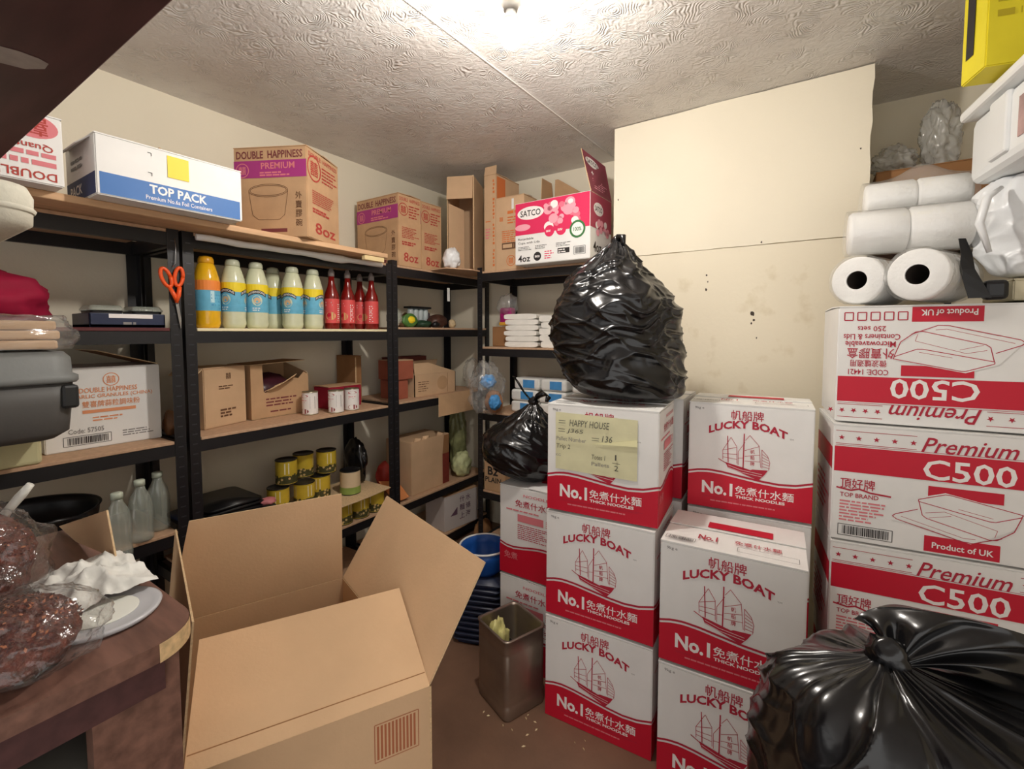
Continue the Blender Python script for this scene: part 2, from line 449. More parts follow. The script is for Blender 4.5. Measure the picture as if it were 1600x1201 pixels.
def ceiling_mat():
    m = mat('swirled textured ceiling paint', 'd5cfc8', .38, spec=.6)
    nt = m.node_tree; b = nt.nodes['Principled BSDF']; L = nt.links.new
    N = nt.nodes.new
    tc = N('ShaderNodeTexCoord')
    vo = N('ShaderNodeTexVoronoi'); vo.inputs['Scale'].default_value = 9; vo.feature = 'SMOOTH_F1'; vo.inputs['Smoothness'].default_value = .3
    nz = N('ShaderNodeTexNoise'); nz.inputs['Scale'].default_value = 7; nz.inputs['Detail'].default_value = 3
    mx = N('ShaderNodeVectorMath'); mx.operation = 'MULTIPLY_ADD'; mx.inputs[1].default_value = (.10, .10, .10)
    L(tc.outputs['Object'], nz.inputs[0]); L(nz.outputs['Color'], mx.inputs[0]); L(tc.outputs['Object'], mx.inputs[2]); L(mx.outputs[0], vo.inputs[0])
    a = N('ShaderNodeMath'); a.operation = 'MULTIPLY'; a.inputs[1].default_value = 88; L(vo.outputs['Distance'], a.inputs[0])
    s = N('ShaderNodeMath'); s.operation = 'SINE'; L(a.outputs[0], s.inputs[0])
    n2 = N('ShaderNodeTexNoise'); n2.inputs['Scale'].default_value = 13; n2.inputs['Detail'].default_value = 2; L(tc.outputs['Object'], n2.inputs[0])
    rr = N('ShaderNodeMapRange'); rr.inputs[1].default_value = .47; rr.inputs[2].default_value = .66; L(n2.outputs[0], rr.inputs[0])
    mu = N('ShaderNodeMath'); mu.operation = 'MULTIPLY'; L(s.outputs[0], mu.inputs[0]); L(rr.outputs[0], mu.inputs[1])
    n3 = N('ShaderNodeTexNoise'); n3.inputs['Scale'].default_value = 38; n3.inputs['Detail'].default_value = 5; n3.inputs['Distortion'].default_value = 1.2; L(tc.outputs['Object'], n3.inputs[0])
    ad = N('ShaderNodeMath'); ad.operation = 'MULTIPLY_ADD'; ad.inputs[1].default_value = 2.2; L(n3.outputs[0], ad.inputs[0]); L(mu.outputs[0], ad.inputs[2])
    bp = N('ShaderNodeBump'); bp.inputs['Strength'].default_value = .5; bp.inputs['Distance'].default_value = .005
    L(ad.outputs[0], bp.inputs['Height']); L(bp.outputs[0], b.inputs['Normal'])
    n4 = N('ShaderNodeTexNoise'); n4.inputs['Scale'].default_value = 1.6; n4.inputs['Detail'].default_value = 4; L(tc.outputs['Object'], n4.inputs[0])
    cr = N('ShaderNodeValToRGB'); cr.color_ramp.elements[0].position = .3; cr.color_ramp.elements[1].position = .7
    cr.color_ramp.elements[0].color = (*srgb('c9c1bb'), 1); cr.color_ramp.elements[1].color = (*srgb('e4e2df'), 1)
    L(n4.outputs[0], cr.inputs[0]); L(cr.outputs[0], b.inputs['Base Color'])
    return m
CEILM = ceiling_mat()
FLOORM = mat('worn brown vinyl floor', '7d5f4c', .5, vary=.25, vscale=3.5, bump=.08, bscale=70)
T = .1
one('floor', lambda b: b.box(XL - T, XR + T, YR - T, YB + T, -T, 0), FLOORM, kind='structure')
ceil = one('ceiling', lambda b: b.box(XL - T, XR + T, YR - T, YB + T, CEIL, CEIL + T), CEILM, kind='structure')
one('wall_left', lambda b: b.box(XL - T, XL, YR, YB, 0, CEIL), WALL, kind='structure')
one('wall_back', lambda b: b.box(XL - T, XR + T, YB, YB + T, 0, CEIL), WALL, kind='structure')
one('wall_right', lambda b: b.box(XR, XR + T, .2, YB, 0, CEIL), WALL, kind='structure')
BX0, BX1, BY = -.905, .140, 2.305
br = one('wall_chimney', lambda b: b.box(BX0 + .004, BX1 - .008, BY + .013, YB, 0, CEIL), WALL, kind='structure')
def edgepts(x0, x1, z, n, a, sd):
    R = random.Random(sd); return [(x0 + (x1 - x0) * i / n, z + R.uniform(-a, a)) for i in range(n + 1)]
XZ = Matrix(((1, 0, 0, 0), (0, 0, 1, 0), (0, 1, 0, 0), (0, 0, 0, 1)))
def panel(z0, z1, e0, e1, seed):
    R = random.Random(seed)
    lo = edgepts(BX0, BX1, z0, 14, e0, seed); hi = edgepts(BX0, BX1, z1, 14, e1, seed + 1)[::-1]
    rt = [(BX1 + R.uniform(-.005, .002), z0 + (z1 - z0) * k / 12) for k in range(1, 12)]
    return lambda b: b.prism((lo + rt + hi)[::1], BY, BY + .0125, xf=XZ)
one('panel', panel(1.7835, CEIL - .003, .0012, .0025, 3), PANEL, br)
one('panel', panel(.02, 1.780, .002, .0012, 5), PANEL2, br)
def scuffs(b):
    R = random.Random(4)
    for px, py, s in [(1176, 490, 4), (1178, 500, 2), (1104, 430, 1.6), (1106, 440, 1.4), (1103, 452, 2.2), (1182, 528, 1.3), (1345, 232, 1.6), (966, 312, 1.5), (1190, 378, 1.6), (1174, 505, 1.6)]:
        p = on('y', BY, px, py); r = s * .0026
        b.prism([(p.x + r * (.5 + R.random() * .6) * cos(k * pi / 4), p.z + r * (.7 + R.random() * .8) * sin(k * pi / 4)) for k in range(8)], BY - .0006, BY + .001, xf=XZ)
one('scuff', scuffs, mat('dark scuff', '4a4038', .9), br, kind='stuff')
p0 = on('z', CEIL, 636, 0); p1 = on('z', CEIL, 906, 205)
def seam(b):
    d = (p1 - p0).normalized(); s = Vector((-d.y, d.x, 0)) * .002; a = p0 - d * 1.2; e = p1 + d * .45
    plate(b, [a + s - Vector((0, 0, .002)), e + s - Vector((0, 0, .002)), e - s - Vector((0, 0, .002)), a - s - Vector((0, 0, .002))], -.004)
one('joint_strip', seam, mat('filled ceiling joint', 'e0dcd6', .5), ceil)

# ------------------------------------------------------------------ the lamp
bp = on('z', 2.252, 798, 50); DROP = Matrix.Translation((0, 0, -.033))
lamp = thing('ceiling_light', 'bare glowing bulb in a white batten holder on the ceiling', 'lamp', (bp.x, bp.y, CEIL))
one('ceiling_rose', lambda b: b.lathe([(.052, 0), (.052, -.012), (.046, -.028), (.026, -.034), (.026, -.036)], 28), WHITEPL, lamp)
hold = one('lampholder', lambda b: b.lathe([(.024, -.034), (.024, -.062), (.029, -.064), (.029, -.074), (.022, -.078), (.020, -.092)], 24, xf=DROP), mat('grey bakelite', 'cfcac2', .4), lamp)
one('added_stem', lambda b: b.lathe([(.016, -.035), (.016, -.0675)], 18), WHITEPL, lamp)  # added stem, hangs the bulb lower so the ceiling catches less light
one('terminal_screw', lambda b: b.lathe([(.004, 0), (.004, .008)], 8, xf=Matrix.Translation((.02, -.026, -.08)) @ Matrix.Rotation(pi / 2, 4, 'X')), STEEL, hold)
BULB = mat('glowing bulb glass', 'fff3e0', .3, emit='fff8ef', estr=BULB_STRENGTH)
one('added_bulb_collar', lambda b: b.lathe([(.014, -.092), (.016, -.102), (.021, -.112), (.0292, -.1325)], 24, xf=DROP), WHITEPL, lamp)  # added opaque collar, keeps the bulb's light off the ceiling
one('bulb', lambda b: b.lathe([(.0288, -.133), (.0311, -.141), (.032, -.150), (.031, -.165), (.027, -.178), (.019, -.188), (.008, -.194), (.001, -.195)], 24, xf=DROP), BULB, lamp)

# ================================================================== shelving racks
def rack(label, loc, rz, w, d, levels, hgt, boards):
    """bolt-free steel rack; local x along the front, y to the back"""
    t = thing('shelving_rack', label, 'shelving rack', loc, rz)
    pw = .037; pt = .002
    for sx in (0, 1):
        for sy in (0, 1):
            def post(b):
                x0 = 0 if sx == 0 else w - pw; y0 = 0 if sy == 0 else d - pt
                b.box(x0, x0 + pw, y0, y0 + pt, 0, hgt)
                xx = 0 if sx == 0 else w - pt; yy = pt if sy == 0 else d - pw
                b.box(xx, xx + pt, yy, yy + pw - pt, 0, hgt)
            o = one('post', post, BLKMET, t)
            if sy == 0:
                def slots(b):
                    z = .06
                    while z < hgt - .02:
                        xc = pw * .5 if sx == 0 else w - pw * .5
                        b.box(xc - .0085, xc + .0085, -.0008, .0001, z, z + .004); z += .038
                one('slot_row', slots, SLOT, o, kind='stuff')
    for z, bmx in zip(levels, boards):
        bh = .045; th = .012
        for y0 in (.002, d - .022):
            one('beam', lambda b: (b.box(.002, w - .002, y0, y0 + .02, z - th - bh, z - th)), BLKMET, t)
        for x0 in (.003, w - .022):
            one('beam', lambda b: b.box(x0, x0 + .019, .024, d - .024, z - th - bh, z - th), BLKMET, t)
        if bmx:
            one('shelf_board', lambda b: b.rbox(.0395, w - .0395, -.002, d - .003, z - th + .0002, z, r=.0015, seg=1), bmx, t)
    return t
Q = pi / 2
XS = -1.98
rackA = rack('black steel rack nearest the dark workbench, left of the orange scissors', (XS, -.237, 0), Q, 1.0, .40, [.14, .66, .998, 1.417, 1.775], 1.776, [MDF, MDF, MDF, MAROONB, MDF])
rackB = rack('black steel rack holding the squash bottles in the middle of the left wall', (XS, .774, 0), Q, 1.008, .40, [.10, .42, .998, 1.417, 1.775], 1.776, [MDF, MDF, MDF, PALEB, MDF])
rackC = rack('black steel rack in the far left corner of the room', (XS, 1.786, 0), Q, .90, .40, [.10, .415, 1.005, 1.43, 1.775], 1.80, [MDF, MDF, MDF, MDF, MDF])
rackD = rack('black steel rack on the back wall beside the chimney breast', (-1.79, 2.305, 0), 0, .88, .40, [.10, .41, .91, 1.312, 1.775], 1.80, [MDF, MDF, MDF, MDF, MDF])

# long plank lying across the tops of two racks, skewed outwards
pa = on('z', 1.80, 0, 283); pb = on('z', 1.80, 606, 396)
dirp = (pb - pa).normalized()
pa2 = pa - dirp * .45
plank = thing('timber_plank', 'long pale timber plank lying across the tops of the left racks', 'plank', (pa2.x, pa2.y, 1.7765), atan2(dirp.y, dirp.x))
PL = (pb - pa2).length
one('board', lambda b: b.rbox(0, PL, 0, .40, 0, .022, r=.002, seg=1), PLANK, plank)
one('batten', lambda b: b.rbox(PL - .14, PL - .02, .004, .03, -.024, -.001, r=.002, seg=1), mat('pale batten', 'e6cf9c', .7), plank)
ZP = 1.7765 + .0225
# white rolled strip along the front edge
def wroll(b):
    path = []
    for k in range(24):
        t = k / 23; p = on('x', XS + .035, 306 + t * 290, 358 + t * 43)
        path.append((p.x, p.y, 1.7545 + .004 * noise.noise(Vector((t * 6, 0, 0)))))
    b.tube(path, [.012 + .004 * abs(noise.noise(Vector((k * .7, 3, 0)))) + (.006 if 16 <= k <= 18 else 0) for k in range(24)], 10)
one('plastic_roll', wroll, mat('white polythene roll', 'ededea', .45, bump=.2, bscale=40), label='thin white polythene roll lying along the rack edge below the plank', cat='plastic roll')

# ================================================================== cartons on top of the racks
def dh_side(p, w, h, brown=True):
    """print of the narrow end of a brown portion cup carton"""
    p.text('DOUBLE  HAPPINESS', w * .06, h * .905, w * .94, h * .955, PINKP if not brown else REDB, bold=.01)
    p.happiness(w * .22, h * .79, w * .19, REDB)
    p.bars(w * .45, h * .69, w * .95, h * .88, 5, REDB, seed=4)
    p.bars(w * .15, h * .40, w * .9, h * .56, 7, REDB, seed=8)
    p.bars(w * .15, h * .30, w * .8, h * .36, 2, REDB, seed=9, fill=.7)
    p.text('8oz', w * .22, h * .07, w * .86, h * .20, REDB, bold=.015)
def dh_front(p, w, h):
    p.text('DOUBLE  HAPPINESS', w * .04, h * .87, w * .95, h * .955, MAROON, bold=.02)
    p.rect(0.001, h * .66, w - .001, h * .85, MAG)
    p.happiness(w * .12, h * .745, h * .075, PINKP, 1)
    p.text('PREMIUM', w * .38, h * .755, w * .84, h * .825, PINKP, bold=.02)
    p.bars(w * .36, h * .68, w * .84, h * .735, 2, PINKP, seed=5, fill=.6)
    n = 26
    for k, (rx, ry) in enumerate([(.27, .07), (.25, .055)]):
        p.line([(w * .47 + w * rx * cos(2 * pi * i / n), h * .52 + h * ry * sin(2 * pi * i / n)) for i in range(n + 1)], .0018, BROWNP)
    p.line([(w * .20, h * .51), (w * .25, h * .25), (w * .33, h * .2), (w * .62, h * .2), (w * .69, h * .25), (w * .74, h * .51)], .0016, BROWNP)
    p.rect(w * .36, h * .06, w * .72, h * .10, MAROON)
    for i, c in enumerate('外賣膠碗'):
        p.text(c, w * .84, h * (.42 - .1 * i), w * .93, h * (.50 - .1 * i), BROWNP, bold=.01)
# white carton at the far left, standing on its head
c = on('z', ZP, 108, 293)
t = carton('takeaway_carton', 'white carton with red seal, printed upside down, leftmost on the plank', (c.x - .015, c.y - .39, ZP), Q, .385, .30, .185, WHITE, seed=1, top=True)
p = Print(); W, H = .385, .185
p.text('DOUBLE HAPPINESS', .015, H * .83, .30, H * .95, REDB, bold=.015); p.bars(.015, H * .68, .28, H * .77, 1, PINKP, seed=2, fill=.8)
p.bars(.015, H * .56, .26, H * .64, 1, PINKP, seed=3, fill=.8); p.text('Quantity 500', .02, H * .42, .17, H * .54, REDB, bold=.012)
p.disc(.2, H * .47, .009, .009, RED); p.disc(.058, H * .2, .05, H * .17, PINKP); p.text('囍', .028, H * .07, .088, H * .33, REDB, bold=.03); p.line([(.115, H * .3), (.36, H * .3)], .003, GREYP); p.rect(.12, H * .14, .15, H * .28, BLUEP)
p.build('print', t, m_front(W, H, True))
p = Print(); p.bars(.03, .05, .25, .15, 4, PINKP, seed=5); p.build('print', t, m_right(W))

# blue and white carton
c = on('z', ZP, 151, 302)
W, D, H = .405, .27, .176
t = carton('foil_container_carton', 'white and blue carton lettered top pack with a yellow sticker', (c.x, c.y, ZP), Q, W, D, H, WHITE, seed=2)
p = Print(); p.rect(.008, .004, W - .008, .066, BLUEP)
p.text('TOP PACK', .128, .032, .29, .060, WHITEP, bold=.03); p.text('Premium No.6a Foil Containers', .118, .013, .305, .026, WHITEP, bold=.008)
for y in (.095, .155): p.line([(.126, y), (.136, y), (.136, y - .009)], .0016, BLACKP)
p.build('print', t, m_front())
one('sticker', lambda b: b.box(.178, .238, -.0012, -.0004, .094, .162), YELL, t)
p = Print(); p.rect(.004, .004, D - .004, .066, NAVYP); p.text('PACK', .04, .02, .15, .05, WHITEP, bold=.02); p.bars(.05, .1, .2, .14, 2, GREYP); p.build('print', t, m_left(D))
one('bent_flap', lambda b: plate(b, [(.004, .03, H), (.004, .24, H), (-.03, .22, H - .03), (-.03, .05, H - .03)], .003), WHITE, t)

# brown portion cup cartons
def dh_box(label, loc, rz, w, d, h, m, seed):
    t = carton('portion_cup_carton', label, loc, rz, w, d, h, m, seed=seed, group='brown portion cup cartons')
    p = Print(); dh_front(p, w, h); p.build('print', t, m_front())
    p = Print(); dh_side(p, d, h); p.rect(.001, h * .865, d - .001, h * .99, PINKP, -1) if False else None
    p.build('print', t, m_right(w)); return t
c = on('z', ZP, 478, 369); a = radians(27); w1 = .325
dh_box('large brown eight ounce carton with magenta band, tallest on the plank', (c.x - w1 * cos(a), c.y - w1 * sin(a) + .01, ZP), a, w1, .27, .375, CARD, 3)
dh_box('brown eight ounce carton with magenta band standing lower behind the tallest one', (-2.345, 1.845, 1.7765), radians(0), .355, .178, .405, CARD, 4)
dh_box('brown magenta banded carton squeezed beside the open box in the corner', (-2.35, 2.032, 1.7765), radians(0), .352, .178, .402, CARD, 5)
t = open_box('scrap_carton', 'small brown open carton peeping out behind the blue and white carton', (-2.25, .775, ZP), 0, .20, .15, .22, CARD2, {'front': (.07, 60, 0, 0)})

one('corner_board', lambda b: b.prism([(-1.992, 2.09), (-1.84, 2.08), (-1.768, 2.22), (-1.772, 2.46), (-1.992, 2.46)], 1.7757, 1.7822), MDF, label='pale chipboard offcut bridging the two racks in the corner', cat='board')
# open box lying on its side in the corner, with a ball of white plastic
t = thing('open_carton', 'empty brown open carton lying on its side in the corner on top', 'box', (-1.965, 2.232, 1.7825), radians(24))
def sidebox(b):
    w_, d_, h_ = .165, .26, .58; th = .004
    for P in ([(0, 0, 0), (0, d_, 0), (0, d_, h_), (0, 0, h_)], [(w_, 0, 0), (w_, 0, h_), (w_, d_, h_), (w_, d_, 0)], [(0, d_, 0), (w_, d_, 0), (w_, d_, h_), (0, d_, h_)],
              [(0, 0, h_), (0, d_, h_), (w_, d_, h_), (w_, 0, h_)], [(0, 0, 0.004), (w_, 0, .004), (w_, d_, .004), (0, d_, .004)]):
        plate(b, P, th, CARD2, CARDE)
one('body', sidebox, CARD2, t)
one('flap', lambda b: plate(b, [(0, -.002, .58), (.165, -.002, .58), (.165, -.02, .44), (0, -.02, .44)], .004, CARD2, CARDE), CARD2, t)
one('flap', lambda b: plate(b, [(.004, 0, .004), (.004, 0, .42), (.075, .10, .40), (.075, .10, .004)], .004, CARD2, CARDE), CARD2, t)
one('flap', lambda b: plate(b, [(.165, -.001, .01), (.165, -.001, .57), (.18, -.05, .57), (.18, -.05, .01)], .004, CARD2, CARDE), CARD2, t)
c = on('z', 1.83, 712, 402)
one('plastic_bag', lambda b: blob(b, (-1.878, 2.165, 1.7825 + .062), (.055, .05, .066), WBAG, 3, .22, 2.6, 4, .8, 1.7828), WBAG, label='ball of crumpled white plastic in front of the open corner carton', cat='plastic bag')

# tall brown box with orange print and the lower one in front of it
t = carton('noodle_cup_carton', 'tall brown carton with vertical orange lettering on the back rack', (-1.755, 2.33, 1.776), 0, .09, .26, .585, CARD2, seed=7)
p = Print(); [p.rect(.066 + .003 * (k % 3 == 1), .03 + .022 * k, .080 - .004 * (k % 2), .044 + .022 * k, ORANGE) for k in range(24) if k % 7 != 5]; p.rect(.012, .3, .05, .306, ORANGE); p.bars(.012, .2, .05, .27, 4, PINKP); p.build('print', t, m_front())
p = Print(); p.rect(.01, .02, .10, .57, ORANGE); p.build('print', t, m_right(.09))
one('flap', lambda b: plate(b, [(0, .002, .585), (.09, .002, .585), (.088, .008, .635), (.004, .008, .635)], .004, CARD2, CARDE), CARD2, t)
W, H = .20, .43
t = carton('sauce_pot_carton', 'short brown carton with orange print between tall carton and pink carton', (-1.660, 2.322, 1.776), 0, W, .15, H, CARD2, seed=8, tape=mat('torn white label', 'eee9e0', .7))
p = Print(); p.happiness(.04, H * .70, .022, ORANGE, seal=False); p.bars(.085, H * .76, .165, H * .81, 1, ORANGE, seed=11, fill=.8); p.bars(.085, H * .63, .165, H * .74, 3, ORANGE)
p.bars(.045, H * .38, .165, H * .55, 6, ORANGE, seed=6); p.rect(.045, H * .28, .155, H * .37, BROWNP); p.bars(.052, H * .298, .152, H * .368, 1, CARD2, 3, seed=12, fill=.75); p.happiness(.11, H * .12, .03, ORANGE)
p.build('print', t, m_front())
one('torn_label', lambda b: b.box(.115, .13, -.0012, -.0004, H * .82, H * .96), WHITE, t)
t = open_box('lid_carton', 'brown open carton with one upright flap behind the pink carton', (-1.455, 2.50, 1.776), 0, .36, .18, .38, CARD, {'back': (.22, 88, .33, 0), 'left': (.20, 84, 0, .05)})

# pink and white cup carton with a raised side flap
PINK = mat('hot pink print', 'df2f5f', .5); PALEPK = mat('pale pink print', 'f2a7b6', .5); GREENP = mat('green print', '3d7a45', .5)
W, D, H = .455, .27, .335
t = carton('cup_carton', 'pink and white cup carton with oval logo and lifted flap', (-1.440, 2.20, 1.776), radians(-1), W, D, H, WHITE, seed=9)
p = Print(); p.rect(.002, H * .48, W - .002, H * .995, PINK)
p.disc(.10, H * .82, .085, H * .105, WHITEP, 1); p.text('SATCO', .035, H * .77, .165, H * .87, BLACKP, bold=.015)
R = random.Random(5)
for i in range(26):
    x = .19 + R.random() * .2; y = H * (.56 + .35 * R.random()); r = .012 + .02 * R.random()
    p.disc(x, y, r, r * .9, R.choice((PALEPK, WHITEP, PALEPK, mat('rose print', 'e8788f', .5))), 1 + i % 3 * .3, 14)
p.disc(.05, H * .6, .05, .018, PALEPK, 1); p.disc(.22, H * .49, .03, .03, PINK, 3); p.disc(.29, H * .49, .03, .03, PINK, 3); p.disc(.385, H * .46, .045, .045, GREENP, 3); p.disc(.385, H * .46, .034, .034, WHITEP, 4); p.text('100%', .362, H * .43, .408, H * .49, GREENP, bold=.02, layer=5)
p.bars(.2, H * .475, .24, H * .51, 2, WHITEP, 4, fill=.6); p.bars(.27, H * .475, .31, H * .51, 2, WHITEP, 4, fill=.6)
p.text('Recyclable', .02, H * .385, .12, H * .43, BLACKP, bold=.004); p.text('Cups with Lids', .02, H * .32, .16, H * .365, BLACKP, bold=.004)
for x in (.02, .13, .26): p.bars(x, H * .23, x + .09, H * .30, 3, BLACKP, seed=int(x * 100), fill=.35)
p.text('4oz', .02, H * .04, .10, H * .15, BLACKP, bold=.02); p.disc(.145, H * .11, .024, .024, BLACKP); p.text('800', .13, H * .09, .16, H * .13, WHITEP, bold=.02, layer=4)
p.bars(.19, H * .06, .25, H * .2, 4, PINK, seed=4); p.rect(.27, H * .12, .34, H * .2, BLACKP); p.bars(.275, H * .13, .335, H * .2, 2, WHITEP, 3, seed=7, fill=.5); p.barcode(.365, H * .08, .43, H * .2)
p.build('print', t, m_front())
p = Print(); p.rect(.002, H * .48, D - .002, H * .995, mat('dusky pink print', 'b0455c', .5)); p.disc(.10, H * .78, .06, H * .10, WHITEP, 1); p.text('SATCO', .055, H * .74, .145, H * .82, BLACKP, bold=.015); R = random.Random(9)
for i in range(12): p.disc(.05 + R.random() * .18, H * (.4 + .2 * R.random()), .02, .018, R.choice((PALEPK, WHITEP)), 2 + i % 3 * .3, 12)
p.text('4oz', .04, H * .12, .14, H * .28, BLACKP, bold=.015); p.build('print', t, m_right(W))
fl = one('flap', lambda b: plate(b, [(W - .001, .005, H), (W - .001, D - .005, H), (W - .03, D - .03, H + .19), (W - .07, .03, H + .23)], -.004, mat('mauve print', '8d4452', .6), CARDE), CARD, t)
def flapmap(u, v, e):
    a = Vector((W - .001, .005, H)); bb = Vector((W - .001, D - .005, H)); c4 = Vector((W - .07, .03, H + .23)); c3 = Vector((W - .03, D - .03, H + .19))
    q = (a * (1 - u) + bb * u) * (1 - v) + (c4 * (1 - u) + c3 * u) * v
    return tuple(q + Vector((e + .0042, 0, e)))
p = Print(); p.disc(.35, .78, .28, .12, WHITEP, 1); p.text('SATCO', .12, .72, .58, .84, BLACKP, bold=.015, layer=3); p.text('4oz', .2, .45, .45, .56, WHITEP, bold=.015); p.bars(.2, .12, .85, .40, 5, PALEPK); p.build('print', fl, flapmap)

# ================================================================== bottle shelf
ZB = 1.4175
def squash(label, loc, rz, liquid, cap, band, orange=False):
    t = thing('squash_bottle', label, 'bottle', loc, rz, 'squash bottles on the pale shelf')
    R = .0452
    one('body', lambda b: b.lathe([(.036, 0), (.041, .006), (R, .02), (R - .002, .045), (R, .065), (R, .185), (R - .002, .20), (.036, .228), (.030, .248), (.026, .255)], 28), liquid, t)
    one('cap', lambda b: b.lathe([(.0265, .2555), (.0275, .258), (.0265, .272), (.022, .281), (.010, .284)], 20), cap, t)
    R2 = R + .0006
    lab = one('label', lambda b: b.lathe([(R2, .068), (R2, .186)], 28, cap0=False, cap1=False), mat('sky blue label', '67b3d2', .45, vary=.12, vscale=40), t)
    p = Print(); L = 2 * pi * R2
    n = 24
    for i in range(n): p.rect(L * i / n, .148, L * (i + 1) / n, .1865, band, 0)
    if not orange:
        for ctr in (L * .18, L * .51, L * .85):
            wp = lambda x, y: (x, y - 11 * (x - ctr) ** 2)
            ar = [(-.036 + .006 * i, .146 - 11 * (-.036 + .006 * i) ** 2) for i in range(13)]
            for (xa, za), (xb, zb_) in zip(ar[:-1], ar[1:]): p.poly([(ctr + xa, za), (ctr + xb, zb_), (ctr + xb, zb_ + .0165), (ctr + xa, za + .0165)], BLACKP, 2)
            p.text('ROBINSONS', ctr - .033, .1495, ctr + .033, .1592, WHITEP, bold=.01, warp=wp, layer=3)
            p.disc(ctr, .118, .020, .022, mat('pale fruit print', 'cfd9c0', .5), 1, 16); p.disc(ctr, .118, .013, .013, mat('peach fruit print', 'd9b48a', .5), 2, 12)
            p.bars(ctr - .018, .075, ctr + .018, .092, 2, WHITEP, 2, seed=3)
    else:
        for ctr in (L * .05, L * .4, L * .75):
            p.rect(ctr - .022, .10, ctr - .008, .145, mat('pale aqua print', 'bfe3ec', .4), 1); p.bars(ctr - .02, .075, ctr + .03, .14, 5, mat('mid blue print', '4a97c4', .5), 1, seed=6)
    p.build('label_print', lab, m_cyl(R2))
    return t
LIQO = mat('orange squash in plastic', 'e8b21e', .15, spec=.7, vary=.06, vscale=30); LIQP = mat('cloudy barley squash in plastic', 'd3d6b6', .15, spec=.7, vary=.05, vscale=30)
CAPG = mat('pale grey green cap', 'b9bda5', .35); CAPO = mat('amber cap', 'd79a1a', .35)
def byp(px, x): return on('x', x, px, 505).y
ob = squash('squash bottle with orange drink and orange band beside the scissors', (-2.035, byp(325, -2.035), ZB), radians(-35), LIQO, CAPO, mat('orange band', 'f08a3c', .5), True)
pb0 = squash('pale squash bottle standing right next to the orange one', (-2.035, byp(366, -2.035), ZB), radians(-38), LIQP, CAPG, YELL)
for px, x, rz, lab in [(402, -2.035, 0, 'pale squash bottle with its logo facing forward, second pale one from the orange'),
                       (428, -2.134, 60, 'pale squash bottle set back behind the forward facing one'),
                       (458, -2.035, -32, 'pale squash bottle fourth from the orange one, after the gap'),
                       (490, -2.035, 50, 'pale squash bottle nearest to the red sauce bottles')]:
    dup(pb0, (x, byp(px, x), ZB), radians(rz), lab)
SAUCE = mat('red chilli sauce', '7a1512', .18, spec=.7, vary=.15, vscale=30); SLAB = mat('coral red label', 'dd5352', .45, vary=.06, vscale=30)
def sauce():
    t = thing('sauce_bottle', 'x', 'bottle', (0, 0, 0), 0, 'red sauce bottles on the pale shelf'); R = .036
    one('body', lambda b: b.lathe([(.033, 0), (R, .005), (R, .155), (.033, .175), (.020, .21), (.0145, .235), (.0135, .262)], 24), SAUCE, t)
    one('cap', lambda b: b.lathe([(.0155, .262), (.0155, .285), (.012, .290), (.008, .302), (.007, .304)], 16), mat('clear grey cap', '8e8480', .3), t)
    lb = one('label', lambda b: b.lathe([(R + .0006, .03), (R + .0006, .15)], 24, cap0=False, cap1=False), SLAB, t)
    p = Print(); L = 2 * pi * R
    for ctr in (L * .1, L * .6):
        p.bars(ctr - .025, .115, ctr + .025, .14, 2, WHITEP, seed=8, fill=.5); p.disc(ctr, .065, .024, .02, mat('straw print', 'd8b87a', .5), 1, 14); p.disc(ctr - .008, .07, .01, .01, RED, 2, 10); p.rect(ctr - .03, .032, ctr + .03, .045, mat('leaf print', '7c8a4f', .5), 2)
        p.bars(ctr + .035, .04, ctr + .055, .13, 9, WHITEP, seed=2)
    p.build('label_print', lb, m_cyl(R + .0006))
    return t
sb = sauce(); first = True
for px, x, rz, lab in [(519, -2.05, 10, 'red sauce bottle right beside the pale squash bottles'), (544, -2.05, -20, 'red sauce bottle second from the squash bottles'),
                       (563, -2.128, 30, 'red sauce bottle set back between its neighbours'), (581, -2.04, -60, 'red sauce bottle at the right end by the rack post')]:
    q = (x, byp(px, x), ZB)
    if first: sb.location = q; sb.rotation_euler = (0, 0, radians(rz)); sb['label'] = lab; first = False
    else: dup(sb, q, radians(rz), lab)
# a dark green bottle glimpsed at the end
t = thing('dark_bottle', 'dark green bottle half hidden behind the rack post beside red sauce', 'bottle', (-2.27, 1.700, ZB))
one('body', lambda b: b.lathe([(.03, 0), (.032, .01), (.032, .15), (.013, .2), (.012, .25)], 20), mat('dark green glass', '1f2a22', .12, spec=.8), t)
one('cap', lambda b: b.lathe([(.014, .25), (.014, .275)], 14), BLACKPL, t)

# orange scissors hanging on the rack
c = on('x', XS + .006, 270, 430)
t = thing('scissors', 'orange handled scissors hanging point down on the rack post', 'scissors', (XS + .008, c.y, c.z), Q)
def loop(b, cx, cz, rx, rz_, a):
    pts = [(cx + rx * cos(k * pi / 9) * cos(a) - rz_ * sin(k * pi / 9) * sin(a), 0, cz + rx * cos(k * pi / 9) * sin(a) + rz_ * sin(k * pi / 9) * cos(a)) for k in range(19)]
    b.tube(pts, .0065, 8)
one('handle', lambda b: (loop(b, -.022, -.01, .014, .034, radians(18)), b.tube([(-.012, 0, -.045), (.002, -.002, -.075), (.010, 0, -.10)], [.007, .008, .005], 8)), ORPL, t)
one('handle', lambda b: (loop(b, .018, -.004, .013, .034, radians(-8)), b.tube([(.018, -.004, -.04), (.014, -.004, -.07), (.006, -.004, -.10)], [.007, .008, .005], 8)), ORPL, t)
one('blade', lambda b: b.prism([(.003, -.09), (.013, -.09), (.0195, -.17), (.0185, -.196), (.014, -.17)], 0, .0015, xf=XZ), STEEL, t)
one('blade', lambda b: b.prism([(.004, -.09), (.014, -.09), (.022, -.16), (.020, -.194), (.016, -.165)], .002, .0035, xf=XZ), STEEL, t)
